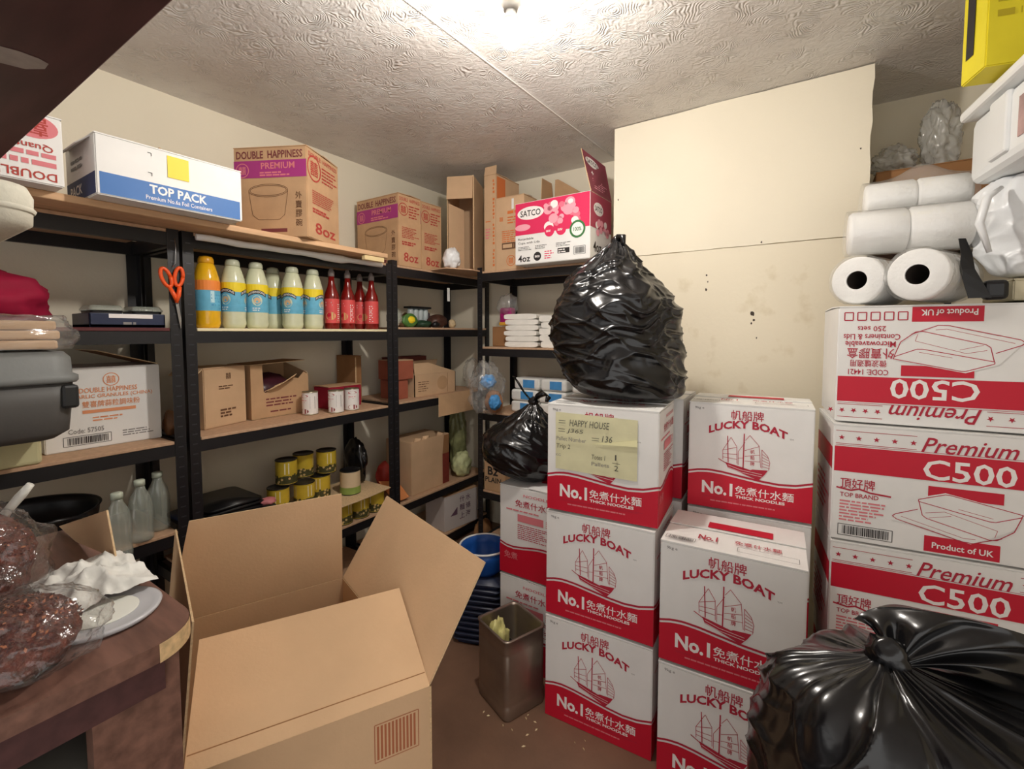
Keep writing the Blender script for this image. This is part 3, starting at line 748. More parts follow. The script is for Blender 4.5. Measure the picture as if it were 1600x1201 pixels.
one('pivot_screw', lambda b: b.lathe([(.004, 0), (.003, .003)], 10, xf=Matrix.Translation((.009, -.001, -.10)) @ Matrix.Rotation(pi / 2, 4, 'X')), STEEL, t)
one('hook', lambda b: b.tube([(.0, .0, .03), (.008, -.004, .045), (.012, 0, .10), (.010, .002, .135)], .0015, 6), STEEL, t)

# ================================================================== rack A: contents
ZM = .9985
# white carton in the middle
y0 = on('x', -2.10, 67, 650).y; y1 = on('x', -2.10, 252, 650).y
W, D, H = y1 - y0, .26, .285
t = carton('seasoning_carton', 'white carton with orange seal and barcode behind the grey tub', (-2.10, y0, ZM), Q, W, D, H, WHITE, seed=11, top=False)
p = Print(); OR2 = mat('pale orange print', 'e79a6c', .6)
p.happiness(W * .55, H * .83, .022, OR2)
p.text('DOUBLE HAPPINESS', W * .28, H * .68, W * .78, H * .74, OR2, bold=.015); p.text('GARLIC GRANULES (CHINA)', W * .22, H * .60, W * .92, H * .66, OR2, bold=.012)
p.text('雙喜牌蒜粒調味粉', W * .30, H * .50, W * .80, H * .58, OR2, bold=.02)
p.rect(W * .30, H * .43, W * .76, H * .47, OR2); p.bars(W * .38, H * .33, W * .70, H * .40, 2, OR2); p.text('Code: 57505', W * .18, H * .20, W * .47, H * .26, GREYP, bold=.01)
p.barcode(W * .14, H * .06, W * .53, H * .17); p.bars(W * .63, H * .10, W * .92, H * .19, 3, GREYP, seed=2)
p.build('print', t, m_front())
one('flap', lambda b: plate(b, [(W - .002, .003, H), (W - .002, D - .003, H), (W * .45, D - .01, H + .055), (W * .45, .01, H + .055)], .003, CARD3, CARDE), CARD3, t)
one('flap', lambda b: plate(b, [(.002, .003, H - .001), (.002, D - .003, H - .001), (W * .4, D - .01, H - .02), (W * .4, .01, H - .02)], -.003, CARD3, CARDE), CARD3, t)

# flat pale box and grey tub and wrapped parcel piled up at the left
t = thing('flat_carton', 'flat pale yellow carton squashed under the grey tub', 'box', (-2.13, .005, ZM), 0)
one('body', lambda b: b.rbox(0, .155, 0, .37, 0, .107, r=.012, seg=3), mat('pale yellow card', 'd9d2a4', .7, vary=.06, vscale=12), t)
one('lid_edge', lambda b: b.rbox(-.002, .157, -.002, .372, .070, .085, r=.005, seg=2), mat('pale yellow lid', 'e4dfba', .7), t)
t = thing('plastic_tub', 'grey plastic lidded tub standing on the flat yellow carton', 'tub', (-1.895, .205, ZM + .1075), 0)
def rrect(rx, ry, r, n=6):
    P = []
    for cx, cy, a0 in ((rx - r, ry - r, 0), (-rx + r, ry - r, pi / 2), (-rx + r, -ry + r, pi), (rx - r, -ry + r, 3 * pi / 2)):
        for k in range(n + 1): P.append((cx + r * cos(a0 + pi / 2 * k / n), cy + r * sin(a0 + pi / 2 * k / n)))
    return P
def rloft(b, secs, m=None, smooth=True, cap=True):
    k0 = None; V = []; Fc = []
    for rx, ry, r, z in secs:
        P = rrect(rx, ry, r); k0 = len(P); V += [(x, y, z) for x, y in P]
    for i in range(len(secs) - 1):
        for j in range(k0):
            j2 = (j + 1) % k0; Fc.append((i * k0 + j, i * k0 + j2, (i + 1) * k0 + j2, (i + 1) * k0 + j))
    if cap: Fc += [tuple(range(k0))[::-1], tuple(range((len(secs) - 1) * k0, len(secs) * k0))]
    b.add(V, Fc, m, smooth)
one('body', lambda b: rloft(b, [(.14, .165, .05, 0), (.16, .19, .05, .02), (.168, .197, .05, .10), (.170, .20, .05, .155)]), GREYPL, t)
one('lid', lambda b: rloft(b, [(.178, .206, .05, .156), (.182, .210, .05, .162), (.182, .210, .05, .176), (.172, .200, .05, .182), (.170, .198, .05, .225), (.158, .186, .05, .242), (.11, .14, .05, .247)]), mat('pale grey plastic lid', '7f8281', .5, bump=.05, bscale=100), t)
one('gap_shade', lambda b: b.rbox(.150, .174, .165, .202, .085, .150, r=.008), mat('dark grey clip', '2c2d2e', .4), t)  # dark block painted in for the shade of the handle gap under the lid
zt = ZM + .1075 + .2475
t = thing('wrapped_parcel', 'cardboard parcel in clear film lying on the grey tub', 'parcel', (-1.832, .20, zt), 0)
one('cardboard_stack', lambda b: [b.rbox(-.10 + .004 * k, .105 - .003 * k, -.17, .17 + .006 * (k % 2), .002 + .026 * k, .026 + .026 * k, r=.006) for k in range(3)], CARD2, t, kind='stuff')
def film(b):
    def fn(u, v):
        a = 2 * pi * u; k = .5 + .5 * v
        rx, ry = .118, .185; c_, s_ = cos(a), sin(a); q = (abs(c_) ** 6 + abs(s_) ** 6) ** (-1 / 6)
        z = .001 + v * .088; n_ = rid(Vector((c_ * 3, s_ * 3, v * 4)), 2) - .4
        tail = .055 * max(0, s_) ** 6 * (1 - abs(v - .35) * 1.2)
        return (rx * q * c_ + n_ * .012, ry * q * s_ + n_ * .012 + tail, max(z + n_ * .012 * (v > .05), .0005))
    b.grid(fn, 90, 14, None, True, True)
    n = 90; b.add([fn(i / n, 1) for i in range(n)], [tuple(range(n))])
one('film', film, CLEAR, t)
c = on('x', -2.14, 20, 468)
one('crimson_bag', lambda b: blob(b, (-2.17, c.y - .06, 1.4175 + .085), (.12, .15, .10), None, 12, .25, 1.8, 4, .5, 1.4176), mat('crimson fabric', 'a30d3a', .75, vary=.15, vscale=15), label='crimson cloth bag slumped on the upper left shelf', cat='bag')

# navy tray with two clear lidded containers
ya = on('x', -2.0, 139, 495).y; yb = on('x', -2.0, 258, 495).y
t = thing('display_tray', 'navy card tray on the maroon shelf left of the scissors', 'tray', (-2.0, ya, 1.4175), Q)
one('body', lambda b: (b.rbox(0, yb - ya, 0, .18, 0, .012, r=.002), b.rbox(0, yb - ya, 0, .006, .0, .048, r=.002), b.rbox(0, .006, 0, .18, 0, .048, r=.002), b.rbox(yb - ya - .006, yb - ya, 0, .18, 0, .048, r=.002), b.rbox(0, yb - ya, .174, .18, 0, .048, r=.002)), NAVYPL, t)
p = Print(); ww = yb - ya; p.rect(ww * .24, .032, ww * .82, .046, WHITEP); p.bars(ww * .42, .010, ww * .66, .022, 1, GREYP, seed=3, fill=.7); p.build('print', t, m_front())
tub0 = thing('clear_container', 'black based clear lidded container at the left in the navy tray', 'container', (-1.93 - .15, ya + .055, 1.4175 + .0125), 0, 'containers in the navy tray')
one('base', lambda b: rloft(b, [(.045, .036, .01, 0), (.055, .045, .012, .045)]), BLACKPL, tub0)
one('lid', lambda b: rloft(b, [(.058, .048, .012, .0455), (.058, .048, .012, .050), (.050, .041, .012, .062), (.046, .038, .012, .063)]), CLEARB, tub0)
dup(tub0, (-2.08, ya + .17, 1.43), 0, 'black based clear lidded container at the right in the navy tray')
# small packs beside the white carton
one('spice_pack', lambda b: blob(b, (-2.11, y1 + .035, ZM + .05), (.04, .024, .05), None, 4, .2, 2, 3, .5, ZM + .0002), mat('brown foil pack', '6b4a30', .4, vary=.3, vscale=30), label='small brown foil pack beside the white carton near the post', cat='packet')

# rack A lower shelf: wok and clear bottles
c = on('x', -2.08, 105, 800)
t = thing('wok', 'black wok resting on the lower shelf behind the workbench', 'wok', (-2.12, c.y - .10, .6605))
def wokf(b):
    prof = [(.05, 0)] + [(.19 * sin(a), .15 * (1 - cos(a)) + .002) for a in [k * pi / 18 for k in range(3, 10)]]
    inner = [(r - .004 if r > .05 else r, z + .004) for r, z in prof[::-1]]
    b.lathe(prof + [(.196, .158)] + inner, 40)
one('pan', wokf, BLACKPL, t)
one('handle', lambda b: b.tube([(.17, .07, .14), (.23, .10, .17), (.25, .03, .18), (.235, -.04, .17), (.175, -.05, .14)], .007, 8), BLACKPL, t)
def clear_bottle():
    t = thing('clear_bottle', 'x', 'bottle', (0, 0, 0), 0, 'empty clear bottles behind the workbench')
    one('body', lambda b: b.lathe([(.03, 0), (.036, .006), (.036, .02), (.034, .05), (.036, .08), (.036, .12), (.030, .155), (.016, .185), (.014, .2)], 20), CLEARB, t)
    one('cap', lambda b: b.lathe([(.0165, .198), (.0165, .216), (.014, .218)], 16), mat('pale green cap', 'cdd6c4', .4), t)
    return t
cb = clear_bottle(); first = True
for px, py, x, tilt, lab in [(187, 870, -1.90, (0, 0), 'empty clear bottle standing nearest the kraft paper sheet'), (222, 850, -2.0, (0, 0), 'empty clear bottle in the middle behind the workbench'), (250, 845, -2.06, (0, 0), 'empty clear bottle nearest the rack post behind the open box')]:
    q = on('x', x, px, py); loc = (x, q.y, .6605)
    if first: o = cb; o.location = loc; first = False
    else: o = dup(cb, loc)
    o['label'] = lab

# ================================================================== rack B: contents
# carton with open corner
t = carton('small_carton', 'plain brown carton with faded dark print left on the middle shelf', (-2.10, .878, ZM), radians(108), .21, .15, .255, CARD2, seed=12, seam='y')
p = Print(); p.happiness(.12, .215, .022, BROWNP, seal=False); p.bars(.07, .16, .16, .18, 2, BROWNP); p.bars(.075, .04, .16, .08, 3, BROWNP, seed=4, fill=.6); p.build('print', t, m_front())
one('flap', lambda b: plate(b, [(.001, .004, .25), (.001, .146, .25), (-.035, .14, .225), (-.035, .01, .215)], -.003, CARD2, CARDE), CARD2, t)
# carton with a torn front
t = thing('torn_carton', 'brown carton with a ragged torn front on the middle shelf', 'box', (-2.155, 1.095, ZM), radians(93))
def torn(b):
    w_, d_, h_ = .295, .20, .25
    top = [(w_, .19), (.27, .205), (.24, .175), (.215, .18), (.19, .165), (.15, .16), (.12, .15), (.095, .135), (.07, .12), (.06, .125), (.055, h_), (0, h_)]
    P = [(0, 0), (w_, 0)] + top
    b.prism(P, 0, .004, CARD, XZ)
    for Q4 in ([(0, .004, 0), (0, .004, h_), (0, d_, h_), (0, d_, 0)], [(w_, .004, 0), (w_, d_, 0), (w_, d_, h_), (w_, .004, h_ * .8)], [(0, d_, 0), (0, d_, h_), (w_, d_, h_), (w_, d_, 0)], [(0, 0, .004), (w_, 0, .004), (w_, d_, .004), (0, d_, .004)]):
        plate(b, Q4, .004, CARD, CARDE)
one('body', torn, CARD, t)
one('torn_flap', lambda b: plate(b, [(.065, 0, .125), (.215, 0, .178), (.20, -.045, .20), (.13, -.05, .165), (.085, -.03, .14)], .003, CARD, CARDE), CARD, t)
one('flap', lambda b: plate(b, [(.0, .01, .25), (.0, .19, .25), (.285, .19, .262), (.285, .01, .262)], .003, CARD3, CARDE), CARD3, t)
p = Print(); p.bars(.07, .055, .25, .10, 3, MAROON, seed=12); p.bars(.09, .025, .25, .04, 1, MAROON); p.build('print', t, m_front())
one('inner_bag', lambda b: blob(b, (.15, .10, .105), (.11, .075, .095), None, 6, .2, 2, 3, .5, .006), mat('maroon plastic bag', '47202a', .35, vary=.2, vscale=20), t)
# tins
TINW = mat('white tin label', 'eeeae6', .4); LIDM = mat('tin lid metal', 'c3bda6', .3, metal=.9)
def tin(name, r, h, body, top=LIDM):
    t = thing(name, 'x', 'tin', (0, 0, 0), 0)
    one('body', lambda b: b.lathe([(r, .004), (r, h - .004)], 26, cap0=False, cap1=False), body, t)
    one('rim', lambda b: b.lathe([(r - .003, h - .006), (r + .001, h - .004), (r + .0012, h), (r - .001, h), (r - .002, h - .003), (.001, h - .003)], 26, cap0=False), top, t)
    one('rim', lambda b: b.lathe([(.001, .0005), (r - .001, 0), (r + .001, .001), (r + .001, .004), (r - .002, .005)], 26, cap1=False), top, t)
    return t
t0 = tin('bean_tin', .037, .112, TINW); t0['group'] = 'white tins on the middle shelf'
p = Print(); 
for ctr in (.0, .115): 
    p.disc(ctr, .092, .022, .007, REDK, 1, 16); p.bars(ctr - .014, .089, ctr + .014, .097, 1, WHITEP, 2, seed=4, fill=.6); p.bars(ctr - .02, .06, ctr + .02, .078, 2, PINKP); p.disc(ctr, .018, .024, .012, mat('bean red print', '8d2a2e', .5), 1, 14); p.rect(ctr + .03, .03, ctr + .055, .09, GREYP, 0); p.bars(ctr + .031, .032, ctr + .053, .088, 8, WHITEP, 1)
p.build('label_print', t0, m_cyl(.037))
for k, (px, py, rz, lab) in enumerate([(487, 648, 10, 'white tin with red beans standing alone before the torn carton'), (528, 645, 10, 'white tin touching its twin, left of the pair'), (551, 641, 60, 'white tin touching its twin, right of the pair')]):
    q = on('z', ZM, px, py); q = (q.x - .03, q.y + .012 + (.006 if k == 2 else 0), ZM + .0002)
    if k == 0: t0.location = q; t0.rotation_euler = (0, 0, radians(rz)); t0['label'] = lab
    else: dup(t0, q, radians(rz), lab)
CRIM = mat('crimson card', '9c1733', .6, vary=.08, vscale=15)
t = carton('crimson_carton', 'crimson carton behind the pair of white tins', (-2.125, 1.475, ZM), Q, .205, .13, .118, CRIM, CARD, seed=14)
t = carton('upright_carton', 'tall dark brown carton at the right end of the middle shelf', (-2.20, 1.70, ZM), Q, .045, .17, .27, CARD3, seed=15)
one('pale_edge', lambda b: b.box(.0, .006, -.002, -.0005, .01, .26), CARDE, t)

# lower shelf: yellow tins, cardboard sheet with more tins on it, dark basin, black bag
YLAB = mat('yellow olive tin label', 'd2b53a', .4, vary=.08, vscale=25); OLIVE = mat('olive print', '4c4a2a', .6, vary=.3, vscale=60)
def ytin(r, h, labm=None):
    t = tin('fruit_tin', r, h, labm or YLAB, mat('dark tin lid', '3b3833', .35, metal=.6))
    t['group'] = 'yellow labelled tins on the lower shelf'
    p = Print(); L = 2 * pi * r; R = random.Random(8)
    for k in range(24): p.rect(L * k / 24, h * .06, L * (k + 1) / 24, h * (.36 + .03 * sin(k)), OLIVE, 0)
    for k in range(40): p.disc(L * R.random(), h * (.10 + .30 * R.random()), .006, .006, R.choice((OLIVE, mat('straw print', 'd8b87a', .5))), 1 + R.random(), 8)
    for ctr in (L * .1, L * .5, L * .85): p.rect(ctr - .01, h * .45, ctr + .012, h * .9, mat('cream print', 'efe7c4', .5), 1)
    p.build('label_print', t, m_cyl(r)); return t
ZL = .4205
yt = ytin(.049, .118); n = 0
low = [(-2.03, 1.37, 'first'), (-2.03, 1.475, 'second'), (-2.03, 1.58, 'third'), (-2.03, 1.685, 'fourth'), (-2.14, 1.42, 'fifth'), (-2.14, 1.53, 'sixth'), (-2.14, 1.64, 'seventh')]
names = {'first': 'yellow tin under the cardboard sheet, front row, farthest from the corner', 'second': 'yellow tin under the cardboard sheet, front row, second from the open box', 'third': 'yellow tin under the cardboard sheet, front row, third from the open box', 'fourth': 'yellow tin under the cardboard sheet, front row, next to the post',
         'fifth': 'yellow tin in the back row under the sheet, left one', 'sixth': 'yellow tin in the back row under the sheet, middle one', 'seventh': 'yellow tin in the back row under the sheet, right one'}
for x, y, k in low:
    o = yt if n == 0 else dup(yt, (0, 0, 0)); o.location = (x, y, ZL); o.rotation_euler = (0, 0, n * 1.1); o['label'] = names[k]; n += 1
zc = ZL + .119
def sheet(b):
    def fn(u, v):
        x = -1.962 - .33 * v + .03 * sin(3 * u); y = 1.135 + .60 * u; z = zc + .003 - .06 * max(0, .25 - u)
        return (x, y, z)
    b.grid(fn, 14, 8, None, False)
    b.grid(lambda u, v: (fn(u, v)[0], fn(u, v)[1], fn(u, v)[2] + .004), 14, 8, None, False)
    for e in (0, 1):
        b.grid(lambda u, v: (fn(u, e)[0], fn(u, e)[1], fn(u, e)[2] + .004 * v), 14, 2, CARDE, False); b.grid(lambda u, v: (fn(e, u)[0], fn(e, u)[1], fn(e, u)[2] + .004 * v), 8, 2, CARDE, False)
one('cardboard_sheet', sheet, CARD, label='loose brown cardboard sheet lying on the lower yellow tins', cat='cardboard')
zu = zc + .0078
t2 = [(-2.14, 1.20, 0, 'tin'), (-2.11, 1.315, 0, 'tin'), (-2.15, 1.43, 0, 'tin'), (-2.16, 1.255, 1, 'x'), (-2.20, 1.37, 1, 'x'), (-2.16, 1.476, 1, 'x')]
lb2 = ['yellow tin on the cardboard sheet at its left end', 'yellow tin standing foremost on the cardboard sheet', 'yellow tin on the cardboard sheet beside the cream and green tub', 'upper yellow tin stacked at the left', 'upper small pale tin stacked in the middle', 'upper yellow tin stacked at the right']
for (x, y, tier, _), lb in zip(t2, lb2):
    o = dup(yt, (x, y, zu + .1185 * tier), random.random() * 6); o['label'] = lb
t = tin('relish_tub', .052, .125, mat('cream and beige label', 'd9c3a0', .5, vary=.08, vscale=12), BLACKPL); t['label'] = 'cream tub with green foot and black lid on the cardboard sheet'; t['category'] = 'tub'; t.location = (-2.07, 1.555, zu)
one('green_band', lambda b: b.lathe([(.0528, .004), (.0528, .040)], 26, cap0=False, cap1=False), mat('leaf green label', '8ea653', .5), t)
t = thing('plastic_basin', 'dark basin heaped with black trays on the lower shelf behind the box flap', 'basin', (-2.14, .953, ZL), Q)
one('body', lambda b: rloft(b, [(.13, .13, .04, 0), (.15, .15, .04, .12), (.155, .155, .04, .20), (.162, .162, .04, .205), (.162, .162, .04, .215)]), NAVYPL, t)
for k in range(3): one('tray', lambda b: rloft(b, [(.11, .12, .03, .216 + .016 * k), (.13 - .01 * k, .135, .03, .231 + .016 * k)]), BLACKPL, t)
one('pink_wrapper', lambda b: blob(b, (.13, -.12, .235), (.035, .03, .014), None, 5, .3, 2, 3), mat('pink wrapper', 'c9797c', .5), t)
one('black_bag', lambda b: blob(b, (-2.19, 1.685, ZL + .127 + .125), (.085, .042, .13), None, 9, .2, 2.2, 4, .6, ZL + .1275), BAGM, label='small black bag slumped behind the rack post beside the tins', cat='bag')

# ================================================================== rack C: contents
ZC3 = 1.4305
c = on('x', -2.10, 660, 495)
t = thing('spice_jar_tray', 'black lidded rack of small clear jars in the far corner rack', 'jar rack', (-2.11, c.y - .085, ZC3 + .035), Q)
one('lid', lambda b: b.rbox(-.006, .176, -.004, .064, .086, .098, r=.004), BLACKPL, t)
one('base', lambda b: b.rbox(-.004, .174, -.002, .062, -.0345, .008, r=.004), BLACKPL, t)
for k in range(4): one('jar', lambda b: b.lathe([(.018, .009), (.020, .014), (.020, .07), (.016, .085)], 14, xf=Matrix.Translation((.021 + .043 * k, .03, 0))), mat('pale jar glass', 'b9c2c2', .15, spec=.8), t)
c2 = on('x', -2.03, 642, 500)
t = thing('seasoning_packet', 'green and yellow packet on the upper corner shelf', 'packet', (-2.03, c2.y - .04, ZC3), Q)
one('pouch', lambda b: blob(b, (.05, .02, .042), (.06, .02, .042), None, 4, .12, 2, 3, .4, .0005), mat('green pouch', '4e7a3a', .35, vary=.35, vscale=25), t)
one('yellow_patch', lambda b: blob(b, (.05, .006, .045), (.03, .012, .022), None, 5, .1, 2, 3), YELL, t)
def heap(label, x, y, z, s, m, seed, name='packet', cat='packet', group=None):
    return one(name, lambda b: blob(b, (x, y, z + s[2] * .9), s, None, seed, .22, 2.4, 3, .6, z + .0003), m, label=label, cat=cat)
GR2 = mat('dark green wrapper', '24402c', .4, vary=.35, vscale=30); BR2 = mat('brown wrapper', '4a3026', .45, vary=.35, vscale=30)
cy = c2.y
heap('dark green wrapper bundle lying flat next to the yellow packet', -2.06, cy + .13, ZC3, (.05, .055, .024), GR2, 21)
heap('brown snack packet heap in the upper corner rack', -2.07, cy + .27, ZC3, (.05, .07, .045), BR2, 22)
heap('tan paper packet lying behind the dark green bundle', -2.25, cy + .17, ZC3, (.04, .05, .05), mat('tan paper', '8a6a4a', .6, vary=.3, vscale=25), 25)
heap('black foil packet between the green and brown packets', -2.012, cy + .195, ZC3, (.018, .03, .02), BLACKPL, 26)
heap('purple grey packet at the back of the corner shelf', -2.25, cy + .31, ZC3, (.05, .07, .065), mat('purple grey wrapper', '5a4652', .4, vary=.3, vscale=25), 27)
heap('small cream packet on the brown packets in the corner', -2.02, cy + .36, ZC3, (.02, .028, .03), mat('cream wrapper', 'c9b28c', .5, vary=.2, vscale=30), 23)
heap('clear bagged herbs beside the rack post in the corner', -2.06, c2.y - .10, ZC3, (.05, .04, .06), CLEARB, 24, 'herb_bag', 'bag')
t = thing('hanging_tag', 'white tag dangling under the top beam of the corner rack', 'tag', (-1.999, on('x', -1.999, 701, 460).y, 1.60), Q)
one('card', lambda b: b.rbox(-.012, .012, 0, .002, 0, .085, r=.0008, seg=1), WHITEPL, t); one('cord', lambda b: b.tube([(0, .001, .085), (0, .001, .117)], .001, 5), BLACKPL, t)
ZC2 = 1.0055
y = lambda px, x, py=600: on('x', x, px, py).y
t = carton('red_brown_carton', 'reddish brown carton lowest by the post on the corner rack', (-2.06, y(621, -2.06), ZC2), Q, .085, .15, .115, CARDR, seed=21)
t = carton('red_brown_carton', 'reddish brown carton with pale top stacked on another by the post', (-2.05, y(621, -2.05) - .005, ZC2 + .1165), Q, .135, .16, .115, CARDR, CARD2, seed=22)
yo = y(643, -2.05)
t = open_box('opened_carton', 'low brown opened carton with dark gap on the corner rack', (-2.05, yo + .025, ZC2), Q, .38, .19, .135, CARD2, {'front': (.07, 95, .0, .25), 'left': (.08, 150, 0, 0), 'back': (.08, 110, 0, 0)})
p = Print(); p.bars(.03, .03, .13, .10, 5, BROWNP, seed=3, fill=.3); p.disc(.25, .07, .05, .045, CARD, 0); p.line([(.30, .005), (.30, .13)], .003, CARD3); p.build('print', t, m_front())
t = carton('dark_red_carton', 'dark reddish carton behind the opened one in the corner', (-2.262, yo + .05, ZC2), Q, .30, .11, .235, mat('dull red card', '7d3f38', .8, vary=.15, vscale=12), seed=23)
one('cardboard_flap', lambda b: plate(b, [(-1.976, 2.15, 1.012), (-1.976, 2.47, 1.012), (-1.93, 2.44, .885), (-1.93, 2.10, .885)], -.004, CARD, CARDE), CARD, label='loose cardboard piece hanging off the corner rack middle shelf', cat='cardboard')
one('cling_bag', lambda b: blob(b, (-2.06, 2.585, ZC2 + .10), (.06, .06, .11), None, 31, .25, 2.3, 4, .8, ZC2 + .0003), CLEAR, label='clear plastic bag at the far end of the corner middle shelf', cat='bag')
ZC1 = .4155
yl = y(643, -2.03, 750)
t = carton('ragged_carton', 'brown carton with ragged top and dark red end on the low corner shelf', (-2.02, yl - .01, ZC1), Q, .34, .22, .33, CARD2, seed=24, top=False)
def ragged(b):
    R = random.Random(3); P = [(.02 + .30 * k / 9, .001, .325 + R.uniform(0, .03)) for k in range(10)]
    b.add([(a, b_, .315) for a, b_, c_ in P] + [(a, b_ + .02 * (k % 2), c_) for k, (a, b_, c_) in enumerate(P)], [(k, k + 1, 11 + k, 10 + k) for k in range(9)])
one('ragged_edge', ragged, CARD2, t)
p = Print(); p.rect(.275, .004, .338, .20, mat('dark red tape', '7e3226', .7, vary=.2, vscale=15)); p.poly([(.275, .2), (.338, .2), (.338, .32), (.29, .32)], CARD3); p.build('print', t, m_front(), 'dark red printed end')
one('orange_card', lambda b: plate(b, [(-2.0, 1.80, .43), (-1.992, 1.905, .435), (-2.12, 1.93, .50), (-2.16, 1.82, .52)], .003), mat('orange card', 'd98a52', .8), label='folded orange card lying by the ragged carton', cat='card')
one('red_pack', lambda b: blob(b, (-2.20, 1.90, .52), (.05, .05, .10), None, 33, .2, 2, 3, .5, ZC1 + .0003), mat('red plastic pack', 'b5382e', .4, vary=.2, vscale=25), label='red plastic pack behind the orange card', cat='packet')
PALEG = mat('pale green cabbage', 'c9cf9c', .5, vary=.25, vscale=18)
one('cabbage_bag', lambda b: blob(b, (-2.03, 2.43, ZC1 + .085), (.06, .07, .085), None, 35, .25, 2.2, 4, .7, ZC1 + .0003), PALEG, label='pale green vegetable in film on the low corner shelf', cat='vegetable')
one('greens_bag', lambda b: blob(b, (-2.12, 2.50, ZC1 + .24), (.06, .06, .25), None, 36, .3, 2.6, 4, .8, ZC1 + .0003), mat('olive film', '8a8d62', .3, vary=.35, vscale=16), label='tall olive tinted film bag beside the far corner post', cat='bag')
W, D, H = .30, .2, .235
t = carton('rice_carton', 'white carton with purple chinese lettering under the corner rack', (-2.0, 2.22, .1005), radians(82), W, D, H, mat('dull white card', 'cfc8c4', .7), CARD, seed=25)
p = Print(); PUR = mat('purple grey print', '6d4f62', .6)
for i, cch in enumerate('什水麵條上海'): p.text(cch, .13 + .055 * (i % 2), H * (.70 - .24 * (i // 2)), .175 + .055 * (i % 2), H * (.88 - .24 * (i // 2)), PUR, bold=.02)
p.poly([(.05, .09), (.11, .09), (.11, .14)], PUR); p.build('print', t, m_front())
one('paper_bundle', lambda b: blob(b, (-1.865, 2.45, .06), (.05, .08, .08), None, 37, .2, 2, 3, .5, .001), CARD3, label='crumpled brown paper on the floor by the corner rack', cat='paper')

# ================================================================== rack D: contents
ZD = 1.3125
t = carton('dark_carton', 'low dark brown carton at the left of the back rack shelf', (-1.745, 2.40, ZD), 0, .135, .22, .125, CARD3, seed=31)
t = thing('sweet_packet', 'purple and pink packet in clear film on the low dark carton', 'packet', (-1.675, 2.47, ZD + .131), 0)
one('pack', lambda b: b.rbox(-.045, .045, -.03, .03, .0005, .115, r=.014, seg=3), mat('magenta packet', 'a8226f', .35, vary=.3, vscale=14), t)
one('yellow_foot', lambda b: b.rbox(-.047, .047, -.032, .032, .0005, .024, r=.006, seg=2), mat('amber packet', 'd9a13a', .4), t)
one('film', lambda b: blob(b, (0, 0, .13), (.07, .055, .075), None, 41, .22, 2.4, 4, .8), CLEAR, t)
lab = {0: 'lowest', 1: 'second', 2: 'third', 3: 'fourth', 4: 'fifth', 5: 'topmost'}
for col, (x0, w_, n, dx) in enumerate([(-1.60, .23, 6, 0), (-1.355, .10, 5, .0)]):
    for k in range(n):
        def tw(b):
            h_ = .033 if n == 6 else .037; off = .008 * sin(k * 2.3 + col)
            def fn(u, v):
                a = 2 * pi * u; c_, s_ = cos(a), sin(a); q = (abs(c_) ** 5 + abs(s_) ** 5) ** (-1 / 5)
                y = (v - .5) * .22
                return (x0 + w_ / 2 + off + (w_ / 2) * q * c_ * (1 - .02 * noise.noise(Vector((k, y * 20, a)))), 2.44 + y, ZD + .001 + h_ * (k + .5) + h_ * .48 * q * s_ * (1 + .14 * noise.noise(Vector((c_ * 2 + k, y * 12, col + 2)))))
            b.grid(fn, 28, 8, None, True, True); b.add([fn(i / 28, 0) for i in range(28)], [tuple(range(28))[::-1]])
        one('carrier_bag_bundle', tw, CLOTHW, label='%s folded white bundle in the %s pile on the back rack' % (lab[k] if k < n - 1 else 'topmost', ('wide left', 'narrow right')[col]), cat='bundle', group='folded white bundles on the back rack')
ZD2 = .9105
WPK = mat('white tissue pack', 'eeeeea', .5, bump=.2, bscale=40); BLK = mat('sky blue tissue print', '4d97d6', .45, vary=.15, vscale=25)
def tissue(px, py, wpx, hpx, ypl, lab, tilt=0):
    a = on('y', ypl, px, py); b2 = on('y', ypl, px + wpx, py + hpx)
    t = thing('tissue_pack', lab, 'tissue pack', ((a.x + b2.x) / 2, ypl, b2.z), tilt)
    ww = (b2.x - a.x) / 2; hh = a.z - b2.z
    one('pack', lambda b: b.rbox(-ww, ww, 0, .16, 0.0003, hh, r=min(.018, hh * .3), seg=3), WPK, t)
    one('blue_print', lambda b: b.rbox(-ww * .3, ww * .62, -.0012, .02, hh * .25, hh * .8, r=.0005, seg=1), BLK, t)
    return t
x0 = -1.62
for k, (xx, zz, ww) in enumerate([(-1.50, ZD2, .19), (-1.30, ZD2, .18), (-1.495, ZD2 + .072, .19), (-1.30, ZD2 + .072, .18), (-1.48, ZD2 + .144, .18), (-1.295, ZD2 + .144, .17), (-1.10, ZD2, .18), (-1.10, ZD2 + .072, .17), (-1.09, ZD2 + .144, .17)]):
    t = thing('tissue_pack', ('lowest', 'middle', 'top')[0 if zz < .95 else 1 if zz < 1.03 else 2] + ' blue printed white tissue pack in the ' + ('left' if xx < -1.4 else 'middle' if xx < -1.2 else 'right') + ' column on the back rack', 'tissue pack', (xx, 2.38, zz), radians((k * 37) % 7 - 3), 'tissue packs on the back rack')
    one('pack', lambda b: b.rbox(-ww / 2, ww / 2, 0, .16, .0008, .0705, r=.016, seg=3), WPK, t)
    one('blue_print', lambda b: b.rbox(-ww * .12, ww * .34, -.0014, .02, .012, .060, r=.0005, seg=1), BLK, t)
t = thing('film_bag', 'clear plastic bag with blue packs bulging out beside the corner post', 'bag', (-1.672, 2.235, ZD2), 0)
one('film', lambda b: blob(b, (0, 0, .155), (.11, .085, .155), None, 43, .28, 2.4, 5, .9, .0004), CLEAR, t)
one('blue_pack', lambda b: blob(b, (.03, -.02, .20), (.045, .04, .04), None, 44, .25, 3, 4, .8), BLK, t)
one('blue_pack', lambda b: blob(b, (.085, -.03, .08), (.035, .035, .045), None, 45, .25, 3, 4, .8), BLK, t)
